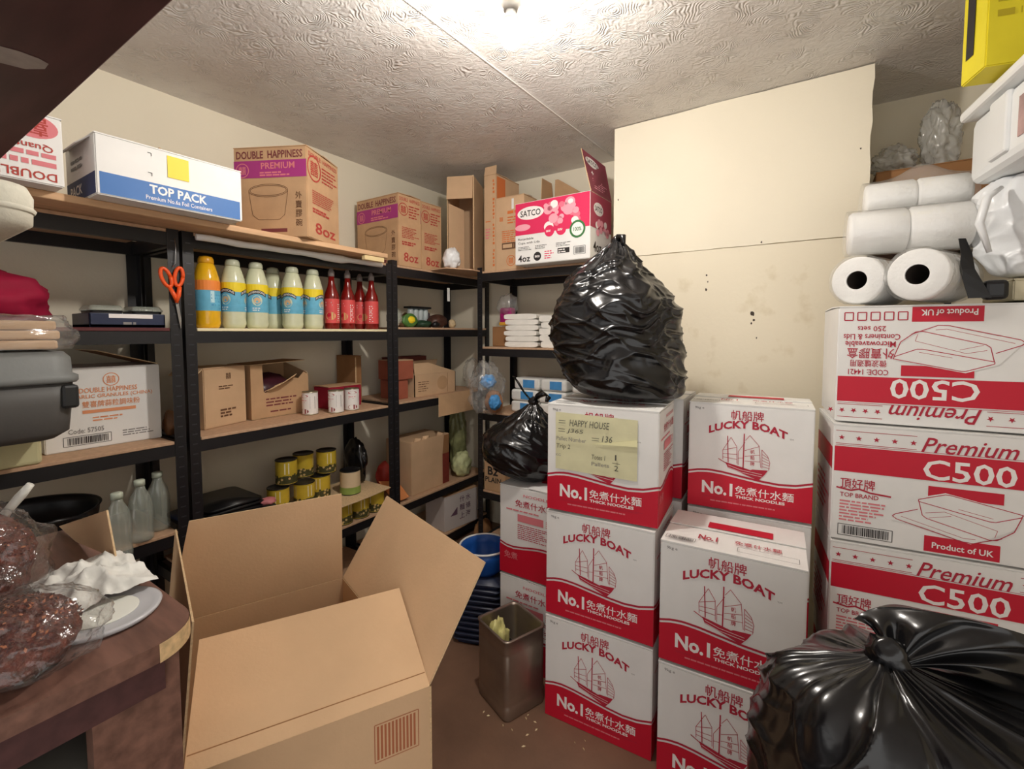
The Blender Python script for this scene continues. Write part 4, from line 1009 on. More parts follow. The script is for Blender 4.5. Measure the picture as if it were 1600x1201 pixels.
one('brown_pack', lambda b: blob(b, (.05, .01, .075), (.06, .045, .07), None, 46, .15, 2, 3, .5, .001), mat('tan wrapper', 'a9764f', .5, vary=.15, vscale=20), t)
W, H = .165, .24
t = carton('crisp_carton', 'brown carton marked B2 plain on the low back rack shelf', (-1.748, 2.312, .4105), radians(-2), W, .2, H, CARD, seed=33)
p = Print(); p.text('B2', .03, .10, .11, .155, BLACKP, bold=.03); p.text('PLAIN', .01, .055, .135, .088, BLACKP, bold=.02); p.build('print', t, m_front())
one('shopping_bag', lambda b: blob(b, (-1.66, 2.42, .41 + .24 + .10), (.08, .08, .09), None, 47, .25, 2.4, 3, .6, .657), mat('mauve film', '6d5a5c', .3, vary=.25, vscale=20), label='crumpled mauve bag on top of the B2 plain carton', cat='bag')

# ================================================================== noodle cartons
NW, ND, NH = .384, .279, .378
def wave(u):
    P = [(0, .337), (.09, .362), (.18, .372), (.3, .365), (.45, .345), (.6, .325), (.75, .315), (.88, .327), (1, .362)]
    for (a, va), (b_, vb) in zip(P[:-1], P[1:]):
        if u <= b_ + 1e-9:
            f = (u - a) / (b_ - a); return va + (vb - va) * f * f * (3 - 2 * f) if False else va + (vb - va) * f
    return P[-1][1]
def band(p, w, h, wf):
    n = 24
    for i in range(n):
        u0, u1 = i / n, (i + 1) / n; a, b_ = wf(u0), wf(u1)
        p.poly([(w * u0, .001), (w * u1, .001), (w * u1, h * (b_ - .034)), (w * u0, h * (a - .034))], RED, 0)
        p.poly([(w * u0, h * (a - .018)), (w * u1, h * (b_ - .018)), (w * u1, h * b_), (w * u0, h * a)], REDK, 0)
def noodle_front(w, h):
    p = Print(); band(p, w, h, wave)
    p.text('帆船牌', w * .36, h * .855, w * .62, h * .945, REDK, bold=.025)
    ctr = w * .49; wp = lambda x, y: (x, y - 1.9 * (x - ctr) ** 2)
    p.text('LUCKY BOAT', w * .175, h * .782, w * .805, h * .856, REDK, bold=.035, warp=wp)
    p.text('TM', w * .82, h * .715, w * .85, h * .727, GREYP)
    # junk ship: map from crop pixels
    X = lambda x: w * (x - 285) / 980; Y = lambda y: h * (1 - (y - 262) / 865)
    L = lambda pts, wd=.0014, m=REDK: p.line([(X(a), Y(b_)) for a, b_ in pts], wd, m, 1)
    L([(745, 490), (742, 770)], .0035); L([(612, 520), (622, 735)], .0028)
    L([(640, 530), (575, 640), (578, 715)]); L([(640, 530), (688, 600), (692, 735)]); L([(575, 640), (690, 605)]); L([(578, 668), (690, 662)]); L([(578, 695), (692, 702)])
    L([(755, 545), (790, 500), (862, 575), (880, 745)]); L([(752, 625), (866, 580)]); L([(752, 670), (872, 648)]); L([(752, 708), (877, 700)]); L([(700, 640), (752, 560)]); L([(700, 640), (702, 745)]); L([(700, 690), (745, 685)])
    L([(885, 605), (930, 650), (948, 700), (940, 760)]); L([(885, 605), (890, 750)])
    for k in range(5): L([(890, 640 + 24 * k), (935 + 3 * k, 665 + 20 * k)])
    for k in range(3): p.text('帆船牌'[k], X(797), Y(645 + 47 * k), X(830), Y(613 + 47 * k), REDK, bold=.02)
    L([(540, 712), (610, 745)], .0025)
    p.poly([(X(a), Y(b_)) for a, b_ in [(600, 735), (680, 750), (800, 775), (815, 768), (935, 762), (910, 800), (865, 850), (800, 830), (690, 795), (620, 778)]], REDK, 1)
    for k in range(2): p.line([(X(620), Y(755 + 18 * k)), (X(720), Y(782 + 18 * k)), (X(890), Y(800 + 18 * k))], .0012, WHITE, 2)
    p.text('No.1', w * .125, h * .135, w * .385, h * .255, WHITEP, bold=.035, layer=2)
    p.text('免煮什水麵', w * .405, h * .165, w * .865, h * .245, WHITEP, bold=.03, layer=2)
    p.text('THICK NOODLES', w * .41, h * .128, w * .80, h * .155, WHITEP, bold=.03, layer=2)
    p.bars(w * .2, h * .068, w * .82, h * .085, 1, PINKP, 2, seed=5, fill=.7); p.bars(w * .13, h * .10, w * .9, h * .118, 2, REDK, 2, seed=6)
    p.text('9kg e', w * .05, h * .93, w * .13, h * .96, GREYP, bold=.01)
    return p
def noodle_side(d, h):
    p = Print(); band(p, d, h, lambda u: wave(1 - u) + .02 * sin(u * pi))
    p.text('NOODLES', d * .42, h * .90, d * .90, h * .93, PINKP, bold=.02); p.text('免煮什水麵', d * .28, h * .78, d * .93, h * .86, REDK, bold=.02); p.bars(d * .12, h * .73, d * .98, h * .76, 1, PINKP, fill=.5)
    p.rect(d * .32, h * .62, d * .76, h * .70, PINKP); p.bars(d * .80, h * .62, d * .94, h * .70, 4, PINKP, seed=3); p.bars(d * .32, h * .43, d * .94, h * .60, 8, REDK, seed=9, fill=.4)
    p.text('免煮', d * .08, h * .18, d * .32, h * .26, PINKP, bold=.02)
    return p
def noodle_top(w, d):
    p = Print(); p.rect(w * .30, d * .55, w * .78, d * .72, RED); p.barcode(w * .03, d * .05, w * .25, d * .14); p.text('No.1', w * .26, d * .18, w * .40, d * .30, REDK, bold=.02); p.text('免煮什水麵', w * .52, d * .22, w * .84, d * .31, REDK, bold=.02); p.frame(w * .55, d * .05, w * .95, d * .16, .0012, BLACKP)
    return p
NB = carton('noodle_carton', 'x', (0, 0, 0), 0, NW, ND, NH, WHITE, seed=41, group='white and red noodle cartons')
noodle_front(NW, NH).build('print', NB, m_front()); noodle_side(ND, NH).build('print', NB, m_right(NW)); noodle_side(ND, NH).build('print', NB, m_left(ND))
noodle_top(NW, ND).build('print', NB, lambda u, v, e: (u, v, NH + .0062 + e))
NH2 = .3865
nlist = [(-.804, 1.430, 0, 3.5, 'noodle carton at the bottom of the front stack beside the metal tin'), (-.804, 1.434, 1, 3, 'noodle carton in the middle of the front stack beside the tin'), (-.798, 1.430, 2, 5.5, 'noodle carton with a yellow paper note, under the big black bag'),
         (-.392, 1.416, 0, 3, 'bottom noodle carton of the two box stack, partly behind the front bag'), (-.392, 1.418, 1, 3.5, 'upper noodle carton of the two box stack with a visible lid'),
         (-.798, 1.755, 0, 3, 'hidden bottom noodle carton at the back left by the chimney breast'), (-.80, 1.755, 1, 3, 'middle noodle carton at the back left by the chimney breast'), (-.803, 1.765, 2, 3, 'top noodle carton at the back left behind the noted one'),
         (-.390, 1.752, 0, 4, 'bottom noodle carton of the rear right stack'), (-.390, 1.754, 1, 4, 'second noodle carton of the rear right stack'), (-.390, 1.752, 2, 4.5, 'topmost noodle carton against the cream chimney breast, ship fully visible')]
for k, (x, y, lv, rz, lb) in enumerate(nlist):
    o = NB if k == 0 else dup(NB, (0, 0, 0))
    o.location = (x, y, lv * NH2 + .0004); o.rotation_euler = (0, 0, radians(rz)); o['label'] = lb
# two turned end-on, left of the front stack
for lv, lb in ((0, 'lower noodle carton turned end on behind the metal tin'), (1, 'upper noodle carton turned end on under the tied black bag')):
    o = dup(NB, (-1.085 + .2685, 1.565 + .01, lv * NH2 + .0004), radians(3), lb)
    # narrow end faces the camera: turn the box a quarter
    o.location = (-1.112, 1.965, lv * NH2 + .0004); o.rotation_euler = (0, 0, radians(-90))
# yellow delivery note
c = nlist[2]; PN = mat('pale yellow paper', 'dbd7b0', .8, vary=.05, vscale=20); PN2 = mat('dull yellow paper', 'cfc78f', .8, vary=.05, vscale=20); INK = mat('ink', '5a5a50', .8)
t = thing('delivery_note', 'pale yellow handwritten delivery note stuck on the noodle carton', 'paper note', (c[0], c[1], 2 * NH2 + .0004), radians(c[3]))
one('sheet', lambda b: b.grid(lambda u, v: (.032 + .285 * u, -.0022 - .003 * abs(noise.noise(Vector((u * 3, v * 3, 1)))), .150 + .200 * v - .006 * u), 16, 12), PN, t)
one('fold', lambda b: plate(b, [(.165, -.0065, .252), (.316, -.0068, .280), (.318, -.0075, .258)], .0004), mat('folded yellow paper', 'ece8b8', .8), t)
p = Print()
for x, z in ((.045, .322), (.043, .292), (.165, .272)): p.line([(x, z), (x + .025, z)], .0018, INK); p.line([(x, z - .008), (x + .025, z - .008)], .0018, INK)
p.text('HAPPY HOUSE', .085, .305, .225, .328, INK, bold=.0, shear=.15); p.text('J365', .075, .278, .135, .296, INK, shear=.15); p.text('136', .20, .262, .235, .283, INK, shear=.2)
p.text('Pallet Number', .037, .252, .145, .266, GREYP); p.text('Trip 2', .037, .220, .088, .240, INK, shear=.1); p.text('KG', .035, .196, .053, .205, GREYP); p.text('Totes 1', .165, .200, .212, .216, INK, shear=.1); p.text('Pallets', .165, .178, .225, .191, GREYP)
p.text('1', .245, .205, .25, .224, INK); p.line([(.236, .196), (.262, .194)], .0016, INK); p.text('2', .243, .170, .256, .188, INK)
p.build('print', t, lambda u, v, e: (u, -.0068 - e, v))

# ================================================================== black bags
rows = rows_px([(625, 935, 1050), (616, 910, 1066), (600, 893, 1070), (580, 884, 1068), (550, 875, 1061), (520, 869, 1053), (490, 871, 1052), (460, 884, 1036), (430, 902, 1008), (408, 925, 992), (392, 943, 983), (380, 954, 974)], 1.66, .92)
zt2 = 3 * NH2 + .003
z0_, z1_ = rows[0][0], rows[-1][0]
for r_ in rows: r_[0] = zt2 + (r_[0] - z0_) * (z1_ - zt2) / (z1_ - z0_)
t = thing('bin_bag', 'large full black bin bag standing on the noted noodle carton', 'bin bag', (0, 0, 0))
one('sack', lambda b: bag_mesh(b, rows, None, 1, 240, 220, .034, .014, .30, 17), BAGM, t)
def knot(b, cx, cy, cz, s, seed):
    blob(b, (cx, cy, cz), (s, s * .8, s * 1.1), None, seed, .3, 2.2, 3, .8)
one('gathered_neck', lambda b: (knot(b, rows[-1][1], 1.66, rows[-1][0] + .004, .022, 3), b.tube([(rows[-1][1], 1.66, rows[-1][0]), (rows[-1][1] + .012, 1.65, rows[-1][0] + .02), (rows[-1][1] + .03, 1.64, rows[-1][0] + .018), (rows[-1][1] + .034, 1.64, rows[-1][0] - .02)], [.012, .014, .012, .006], 8)), BAGM, t)
# tied bag on the end-on cartons
sr = rows_px([(768, 812, 862), (755, 795, 872), (735, 778, 880), (712, 770, 882), (690, 775, 878), (672, 792, 872), (655, 812, 862), (642, 824, 852), (632, 832, 846)], 1.70, .95)
zs = 2 * NH2 + .003; z0_, z1_ = sr[0][0], sr[-1][0]
for r_ in sr: r_[0] = zs + (r_[0] - z0_) * (z1_ - zs) / (z1_ - z0_); r_[1] -= .018
t = thing('tied_bag', 'small tied black bag with knotted ears beside the noted carton', 'bin bag', (0, 0, 0))
one('sack', lambda b: bag_mesh(b, sr, None, 4, 150, 120, .024, .012, -.30, 24), BAGM, t)
kx, kz = sr[-1][1], sr[-1][0]
one('knot', lambda b: knot(b, kx, 1.70, kz + .008, .022, 6), BAGM, t)
def ear(b, P, wd):
    V = []; n = len(P)
    for i, q in enumerate(P):
        k = sin(pi * (i + .35) / n) * wd; V += [(q[0] - k * .7, q[1] - .004, q[2] + k * .7), (q[0] + k * .3, q[1] - .016, q[2]), (q[0] + k * .7, q[1] + .006, q[2] - k * .7)]
    b.add(V, [(3 * i + a, 3 * i + a + 1, 3 * i + a + 4, 3 * i + a + 3) for i in range(n - 1) for a in (0, 1)] + [(3 * i + 2, 3 * i, 3 * i + 3, 3 * i + 5) for i in range(n - 1)], None, True)
one('ear', lambda b: ear(b, [(kx, 1.70, kz + .01), (kx - .03, 1.70, kz + .035), (kx - .06, 1.70, kz + .065), (kx - .085, 1.70, kz + .10), (kx - .10, 1.70, kz + .115)], .016), BAGM, t)
one('ear', lambda b: ear(b, [(kx, 1.70, kz + .012), (kx + .03, 1.69, kz + .04), (kx + .06, 1.69, kz + .055), (kx + .08, 1.69, kz + .045), (kx + .07, 1.69, kz + .02)], .016), BAGM, t)

# ================================================================== container cartons on the right
CW, CD, CH = .56, .33, .367
def c500_base(p, w, h):
    p.rect(.004, .218, w - .004, .297, RED); p.text('C500', .222, .221, .424, .281, WHITEP, bold=.014, layer=2)
    for v in (.346, .306): p.line([(.006, v), (.205, v)], .0016, REDK)
    p.line([(.006, .301), (w - .006, .301)], .0012, REDK)
    for k in range(5): p.star(.021 + .044 * k, .325, .0085, REDK); p.star(.452 + .03 * k, .325, .0085, REDK)
    p.text('Premium', .215, .300, .425, .345, REDK, bold=.008, shear=.38, layer=2)
    for v in (.346, .306): p.line([(.44, v), (w - .006, v)], .0016, REDK)
def tray_art(p, ox, oy, s=1):
    L = lambda pts, wd=.0022: p.line([(ox + a * s, oy + b_ * s) for a, b_ in pts], wd, REDK, 3)
    p.poly([(ox + a * s, oy + b_ * s) for a, b_ in [(.205, .160), (.275, .186), (.440, .152), (.425, .105), (.375, .070), (.335, .046), (.225, .078), (.15, .085)]], WHITE, 2)
    L([(.215, .158), (.275, .181), (.285, .181), (.440, .149), (.437, .142), (.385, .119), (.372, .119), (.215, .152), (.215, .158)])
    L([(.216, .152), (.225, .112), (.235, .104), (.375, .066), (.39, .068), (.424, .098), (.438, .142)])
    L([(.232, .120), (.275, .130), (.39, .095)], .0012); L([(.305, .143), (.38, .128)], .0012); L([(.24, .106), (.29, .120)], .0012); L([(.39, .095), (.385, .075)], .0012)
    L([(.214, .128), (.162, .105), (.155, .098), (.165, .090), (.315, .050), (.34, .049), (.40, .075)]); L([(.176, .100), (.32, .060), (.345, .062)], .0012)
def c500_a(w, h):
    p = Print(); c500_base(p, w, h)
    p.rect(.236, .170, .400, .202, RED); p.rect(.232, .006, .398, .053, RED); tray_art(p, 0, 0); p.text('Product of UK', .25, .018, .385, .036, WHITEP, bold=.02, layer=4)
    p.text('頂好牌', .022, .165, .11, .198, REDK, bold=.02); p.line([(.012, .166), (.05, .160), (.07, .167), (.10, .158), (.15, .154)], .005, REDK)
    p.text('TOP BRAND', .022, .138, .12, .152, REDK, bold=.01); p.bars(.022, .062, .14, .132, 7, PINKP, seed=3, fill=.5); p.barcode(.020, .015, .157, .050)
    p.text('外賣膠盒', .45, .15, .545, .18, REDK, bold=.012); p.bars(.45, .05, .545, .14, 6, REDK, seed=5)
    return p
def c500_b(w, h):
    p = Print(); c500_base(p, w, h)
    q = w - .018
    p.text('CODE: 14421', .43, .195, .53, .212, REDK, bold=.01); p.text('微波爐適用', .435, .166, .525, .188, REDK, bold=.012); p.text('外賣膠盒', .418, .130, .535, .162, REDK, bold=.015)
    p.text('Microwaveable', .415, .108, .54, .126, REDK, bold=.01); p.text('Containers & Lids', .405, .086, .545, .104, REDK, bold=.01); p.text('250 sets', .44, .062, .51, .078, REDK, bold=.01)
    for k in range(5): p.frame(.39 + .033 * k, .020, .412 + .033 * k, .044, .003, REDK)
    p.rect(.236, .180, .400, .212, RED); p.rect(.222, .006, .38, .050, RED); tray_art(p, -.02, .012); p.text('Product of UK', .235, .014, .36, .032, WHITEP, bold=.02, layer=4)
    return p
cang = radians(7)
CB = carton('container_carton', 'x', (.045, 1.775, 0), cang, CW, CD, CH, WHITE, seed=51, group='white and red container cartons')
c500_a(CW, CH).build('print', CB, m_front())
p = Print(); p.rect(.01, .22, CD - .01, .29, RED); p.bars(.03, .05, CD - .05, .18, 6, PINKP); p.build('print', CB, m_left(CD))
CHS = .3735
CB.location = (.050, 1.765, .0004); CB['label'] = 'container carton at the bottom, hidden behind the front black bag'
dup(CB, (.046, 1.768, CHS + .0004), radians(7.5), 'container carton third from the top, partly covered by the black bag')
dup(CB, (.043, 1.772, 2 * CHS + .0004), radians(7), 'container carton second from the top with barcode showing')
t = carton('container_carton', 'topmost container carton, standing upside down under the paper rolls', (.044, 1.790, 3 * CHS + .0004), radians(6), CW, CD, CH - .006, WHITE, seed=52, group='white and red container cartons')
pq = Print(); c500_b(CW, CH - .006)
pr = c500_b(CW, CH - .006)
# mirror left right so that, upside down, the lettering block comes out on the left
pr.build('print', t, m_front(CW, CH - .006, True))
ZT = 3 * CHS + CH + .003

# ------------------------------------------------------------------ paper rolls
def roll_pack(name, label, loc, rz, L, r, centers, core=True):
    t = thing(name, label, 'paper rolls', loc, rz, 'wrapped paper rolls on the container cartons')
    X = Matrix.Rotation(-pi / 2, 4, 'X')
    for cx, cz in centers:
        prof = [(.029, 0), (r - .006, 0), (r - .001, .004), (r, .012), (r, L - .012), (r - .001, L - .004), (r - .006, L), (.029, L), (.029, 0)]
        o = one('roll', lambda b: b.lathe(prof, 36, xf=Matrix.Translation((cx, 0, cz)) @ X, cap0=False, cap1=False), PAPER, t)
        one('core', lambda b: b.lathe([(.0285, .004), (.0285, L - .004)], 20, xf=Matrix.Translation((cx, 0, cz)) @ X, cap0=False, cap1=False), mat('dark core', '3a302a', .8), o)
    def filmw(b):
        for cx, cz in centers:
            def fn(u, v):
                a = 2 * pi * u; n_ = .004 * (rid(Vector((cos(a) * 2.5 + cx * 30, sin(a) * 2.5, v * 3)), 2)); rr = r + .003 + n_
                return (cx + rr * cos(a), -.004 + v * (L + .008), cz + max(rr * sin(a), -r + .0005) if True else 0)
            b.grid(fn, 48, 10, None, True, True)
            b.grid(lambda u, v: (cx + (r * (.42 + .58 * v)) * cos(2 * pi * u), -.004 - .003 * rid(Vector((cos(2 * pi * u) * 3, sin(2 * pi * u) * 3, v * 4)), 2), cz + r * (.42 + .58 * v) * sin(2 * pi * u)), 40, 6, None, True, True)
    one('film', filmw, CLEAR, t)
    return t
a = on('y', 1.85, 1338, 439); b2 = on('y', 1.85, 1415, 440)
rr = .0745
roll_pack('paper_roll_pack', 'pair of paper rolls with open cores facing the room', (a.x, 1.842, ZT + rr + .0008), radians(-26), .235, rr, [(0, 0), (.1525, .002)])
t = thing('paper_roll_pack', 'wrapped paper roll pack lying crosswise above the two open cores', 'paper rolls', (on('y', 1.86, 1330, 365).x - .005, 1.93, ZT + 2 * rr + .086), radians(4), 'wrapped paper rolls on the container cartons')
XR2 = Matrix.Rotation(pi / 2, 4, 'Y')
for k in (0, 1):
    one('roll', lambda b: b.lathe([(.02, .151 * k), (.062, .151 * k), (.069, .151 * k + .008), (.069, .151 * k + .141), (.062, .151 * k + .149), (.02, .151 * k + .149)], 36, xf=XR2), PAPER, t)
one('film', lambda b: b.grid(lambda u, v: (-.008 + v * .317, (.0735 + .004 * rid(Vector((cos(2 * pi * u) * 2, sin(2 * pi * u) * 2, v * 5)), 2)) * cos(2 * pi * u), (.0715 + .003 * rid(Vector((cos(2 * pi * u) * 2, sin(2 * pi * u) * 2, v * 5)), 2)) * sin(2 * pi * u)), 44, 16, None, True, True), CLEAR, t)
t = thing('paper_roll_pack', 'topmost wrapped paper roll pack set back by the alcove', 'paper rolls', (on('y', 2.0, 1352, 320).x - .0, 2.045, ZT + 4 * rr + .062), radians(4), 'wrapped paper rolls on the container cartons')
for k in (0, 1):
    one('roll', lambda b: b.lathe([(.02, .135 * k), (.052, .135 * k), (.058, .135 * k + .008), (.058, .135 * k + .125), (.052, .135 * k + .133), (.02, .135 * k + .133)], 32, xf=XR2), PAPER, t)
def topfilm(b):
    def fn(u, v):
        a_ = 2 * pi * u; n_ = rid(Vector((cos(a_) * 2, sin(a_) * 2, v * 4 + 3)), 2)
        pk = .045 * max(0, sin(a_)) ** 3 * math.exp(-((v - .55) / .2) ** 2)
        return (-.010 + v * .289, (.062 + .004 * n_) * cos(a_), (.060 + .004 * n_) * sin(a_) + pk)
    b.grid(fn, 44, 18, None, True, True)
one('film', topfilm, CLEAR, t)

# ------------------------------------------------------------------ tub, bags and boxes above the container cartons
t = carton('beige_carton', 'small beige carton under the white plastic bag', (.445, 1.87, ZT), radians(6), .17, .20, .06, mat('beige card', 'c9c0a4', .7), seed=53)
wr = rows_px([(452, 1545, 1640), (440, 1520, 1655), (400, 1505, 1670), (340, 1498, 1685), (285, 1493, 1690), (235, 1500, 1690), (205, 1525, 1680)], 1.93, .8)
zw = ZT + .0685; z0_, z1_ = wr[0][0], wr[-1][0]
for r_ in wr: r_[0] = zw + (r_[0] - z0_) * (1.838 - zw) / (z1_ - z0_); r_[1] += .042
t = thing('carrier_bag', 'bulging white plastic carrier bag right of the paper rolls', 'bag', (0, 0, 0))
one('sack', lambda b: bag_mesh(b, wr, None, 7, 140, 110, .036, .010, .6, 14), WBAG, t)
one('handle', lambda b: b.tube([(wr[-1][1] - .10, 1.84, 1.80), (wr[-1][1] - .135, 1.80, 1.77), (wr[-1][1] - .15, 1.79, 1.70), (wr[-1][1] - .125, 1.80, 1.62)], [.006, .010, .010, .006], 6), WBAG, t)
t = thing('black_strap', 'black strap and buckle hanging between paper rolls and white bag', 'strap', (0, 0, 0))
q0 = on('y', 1.815, 1504, 372); q1 = on('y', 1.80, 1512, 420); q2 = on('y', 1.80, 1532, 465)
def strap(b):
    P = [q0, (q0 + q1) / 2 + Vector((.004, 0, 0)), q1, (q1 + q2) / 2, q2]
    V = []
    for k, q in enumerate(P):
        ww = .008 + .004 * k; V += [q + Vector((-ww, 0, 0)), q + Vector((ww, .006, 0)), q + Vector((ww, .012, 0)), q + Vector((-ww, .006, 0))]
    b.add(V, [(4 * i + a_, 4 * i + (a_ + 1) % 4, 4 * i + 4 + (a_ + 1) % 4, 4 * i + 4 + a_) for i in range(len(P) - 1) for a_ in range(4)] + [(0, 1, 2, 3), (16, 17, 18, 19)])
one('webbing', strap, BLACKPL, t)
one('buckle', lambda b: b.rbox(q2.x + .008, q2.x + .060, 1.812, 1.85, ZT + .001, ZT + .055, r=.012, seg=3), BLACKPL, t)

t = thing('storage_tub', 'translucent white storage tub with lid, resting on the white bag', 'tub', (.335, 2.0, 1.842), radians(8))
TUBM = mat('translucent white plastic', 'e6e8e8', .35, spec=.5, vary=.03, vscale=4)
one('body', lambda b: (b.rbox(.022, .40, -.43, -.018, 0, .20, r=.03, seg=3)), TUBM, t)
one('lid', lambda b: (b.rbox(0, .42, -.45, 0, .201, .232, r=.010, seg=2), b.rbox(.02, .40, -.43, -.02, .232, .240, r=.006, seg=2)), mat('white tub lid', 'eeefee', .4), t)
one('rib', lambda b: b.rbox(.012, .030, -.26, -.16, .03, .19, r=.008, seg=2), TUBM, t)
one('label', lambda b: b.rbox(.0195, .022, -.40, -.30, .05, .15, r=.0005, seg=1), mat('red grey label', 'a88a86', .6, vary=.4, vscale=12), t)
W, D, H = .19, .11, .325
t = carton('yellow_carton', 'bright yellow carton with clear tape near the ceiling', (.330, 1.705, 2.0835), radians(14), W, D, H, LIMEY, seed=54)
p = Print(); p.bars(.02, .12, .09, .30, 5, mat('mustard print', 'b8a51e', .6), seed=4); [p.rect(.112, .05 + .03 * k, .126, .07 + .03 * k, mat('mustard print', 'b8a51e', .6)) for k in range(8)]; p.build('print', t, m_front())
p = Print(); p.rect(.02, .06, .055, .25, BLACKP); p.build('print', t, m_left(D))
one('tape', lambda b: b.box(.145, .185, -.0014, -.0004, .002, H - .002), CLEARB, t)

# alcove with shelf, carton and clear bags
t = thing('alcove_shelf', 'dark timber shelf fixed across the alcove beside the chimney breast', 'shelf', (.141, 2.335, 1.72))
one('board', lambda b: b.rbox(0, 1.107, 0, .393, 0, .022, r=.002, seg=1), DARKU, t)
for x in (.3, .85): one('bracket', lambda b: (b.box(x, x + .02, .005, .392, -.012, -.0002), b.box(x, x + .02, .38, .392, -.2, -.012)), BLKMET, t)
t = carton('alcove_carton', 'brown carton in the alcove under the clear plastic bags', (.165, 2.40, 1.7425), 0, .42, .30, .30, CARD3, seed=55)
zb2 = 1.7425 + .307
q = on('y', 2.50, 1398, 235); q2_ = on('y', 2.52, 1470, 175)
one('clear_bag', lambda b: blob(b, (q.x, 2.52, zb2 + .055), (.075, .07, .058), None, 61, .3, 2.4, 5, .9, zb2 + .0003), CLEARH, label='low crumpled clear bag on the alcove carton by the breast edge', cat='bag')
one('clear_bag', lambda b: blob(b, (q2_.x + .005, 2.54, zb2 + .13), (.062, .075, .135), None, 62, .3, 2.2, 5, .9, zb2 + .0003), CLEARH, label='tall crumpled clear bag rising to the ceiling in the alcove', cat='bag')

# ================================================================== big open carton in the foreground
FLc, FRc, BRc, BLc = (-.992, .350), (-.756, .787), (-1.358, .985), (-1.556, .530)
CARDF = mat('foreground cardboard', 'd3b08a', .85, vary=.07, vscale=5, bump=.06, bscale=120)
big = open_box('open_carton', 'big empty brown carton with open flaps in the foreground', (0, 0, 0.0005), 0, 0, 0, .55, CARDF, {'front': (.30, 160, 0, .0), 'right': (.30, 57, .0, .0), 'back': (.30, 92, .0, .06), 'left': (.28, 96, .0, .03)}, [FLc, FRc, BRc, BLc])
e = (Vector(FRc) - Vector(FLc)).normalized(); outn = Vector((e.y, -e.x, 0))
p = Print(); Lf = (Vector(FRc) - Vector(FLc)).length
R = random.Random(2)
for k in range(11): p.rect(Lf - .13 + .0085 * k, .42, Lf - .13 + .0085 * k + .005, .50, mat('faded red ink', 'b06a48', .8), 0)
p.frame(Lf - .135, .415, Lf - .033, .505, .002, mat('faded red ink', 'b06a48', .8))
p.build('print', big, lambda u, v, ep: (FLc[0] + e.x * u + outn.x * ep, FLc[1] + e.y * u + outn.y * ep, v))
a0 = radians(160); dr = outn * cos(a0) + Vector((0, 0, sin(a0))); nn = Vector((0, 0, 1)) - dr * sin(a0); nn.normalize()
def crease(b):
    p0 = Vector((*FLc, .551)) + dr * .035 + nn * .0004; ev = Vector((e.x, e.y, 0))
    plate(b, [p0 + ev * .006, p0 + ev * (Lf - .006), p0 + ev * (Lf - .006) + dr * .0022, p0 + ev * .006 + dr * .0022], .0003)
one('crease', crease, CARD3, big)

# ------------------------------------------------------------------ metal tin and things on the floor
t = thing('metal_tin', 'empty square metal tin with open top on the floor', 'tin', (-1.078, 1.376, 0.0005), radians(-20.5))
def tinbox(b):
    w_, d_, h_ = .195, .185, .30
    sec = lambda k, z: [(w_ / 2 + x, d_ / 2 + y, z) for x, y in rrect(w_ / 2 - k, d_ / 2 - k, .022)]
    rings = [sec(.003, 0), sec(0, .004), sec(0, .05), sec(.0015, .055), sec(0, .06), sec(0, .24), sec(.0015, .245), sec(0, .25), sec(0, h_ - .006), sec(-.003, h_ - .004), sec(-.003, h_), sec(.005, h_), sec(.006, h_ - .008), sec(.004, .01)]
    n = len(rings[0]); V = sum(rings, [])
    b.add(V, [(i * n + j, i * n + (j + 1) % n, (i + 1) * n + (j + 1) % n, (i + 1) * n + j) for i in range(len(rings) - 1) for j in range(n)] + [tuple(range(n))[::-1], tuple(range((len(rings) - 1) * n, len(rings) * n))], None, True)
one('body', tinbox, TIN, t)
one('wrapper', lambda b: blob(b, (.06, .06, .17), (.045, .05, .12), None, 71, .3, 2.6, 4, .9), mat('pale yellow wrapper', 'd8d38c', .3, vary=.2, vscale=30), t)
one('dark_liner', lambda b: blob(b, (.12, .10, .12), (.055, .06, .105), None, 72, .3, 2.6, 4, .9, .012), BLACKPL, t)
for k in range(11):
    t = thing('plastic_tray', ('lowest' if k == 0 else 'topmost' if k == 10 else '%s from the floor' % ['', 'second', 'third', 'fourth', 'fifth', 'sixth', 'seventh', 'eighth', 'ninth', 'tenth'][k]) + ' dark navy tray in the pile behind the tin', 'tray', (-1.285, 1.70, .0005 + .026 * k), radians(20 + 2 * sin(k * 2)), 'pile of navy trays on the floor')
    one('pan', lambda b: rloft(b, [(.098, .118, .02, 0), (.104, .124, .02, .018)]), NAVYPL, t)
    one('rim', lambda b: rloft(b, [(.108, .128, .02, .0185), (.112, .132, .02, .021), (.112, .132, .02, .0245)]), mat('navy rim', '31384f', .4), t)
t = thing('blue_bowl', 'blue plastic bowl with white rim on top of the navy trays', 'bowl', (-1.285, 1.70, .0005 + .026 * 11 + .0005))
one('bowl', lambda b: b.lathe([(.07, 0), (.098, .03), (.11, .085), (.115, .12), (.111, .12), (.105, .085), (.09, .035), (.06, .008)], 32), BLUEPL, t)
one('rim', lambda b: b.lathe([(.1135, .118), (.118, .119), (.119, .125), (.113, .127), (.1105, .121)], 32, cap0=False, cap1=False), WHITEPL, t)
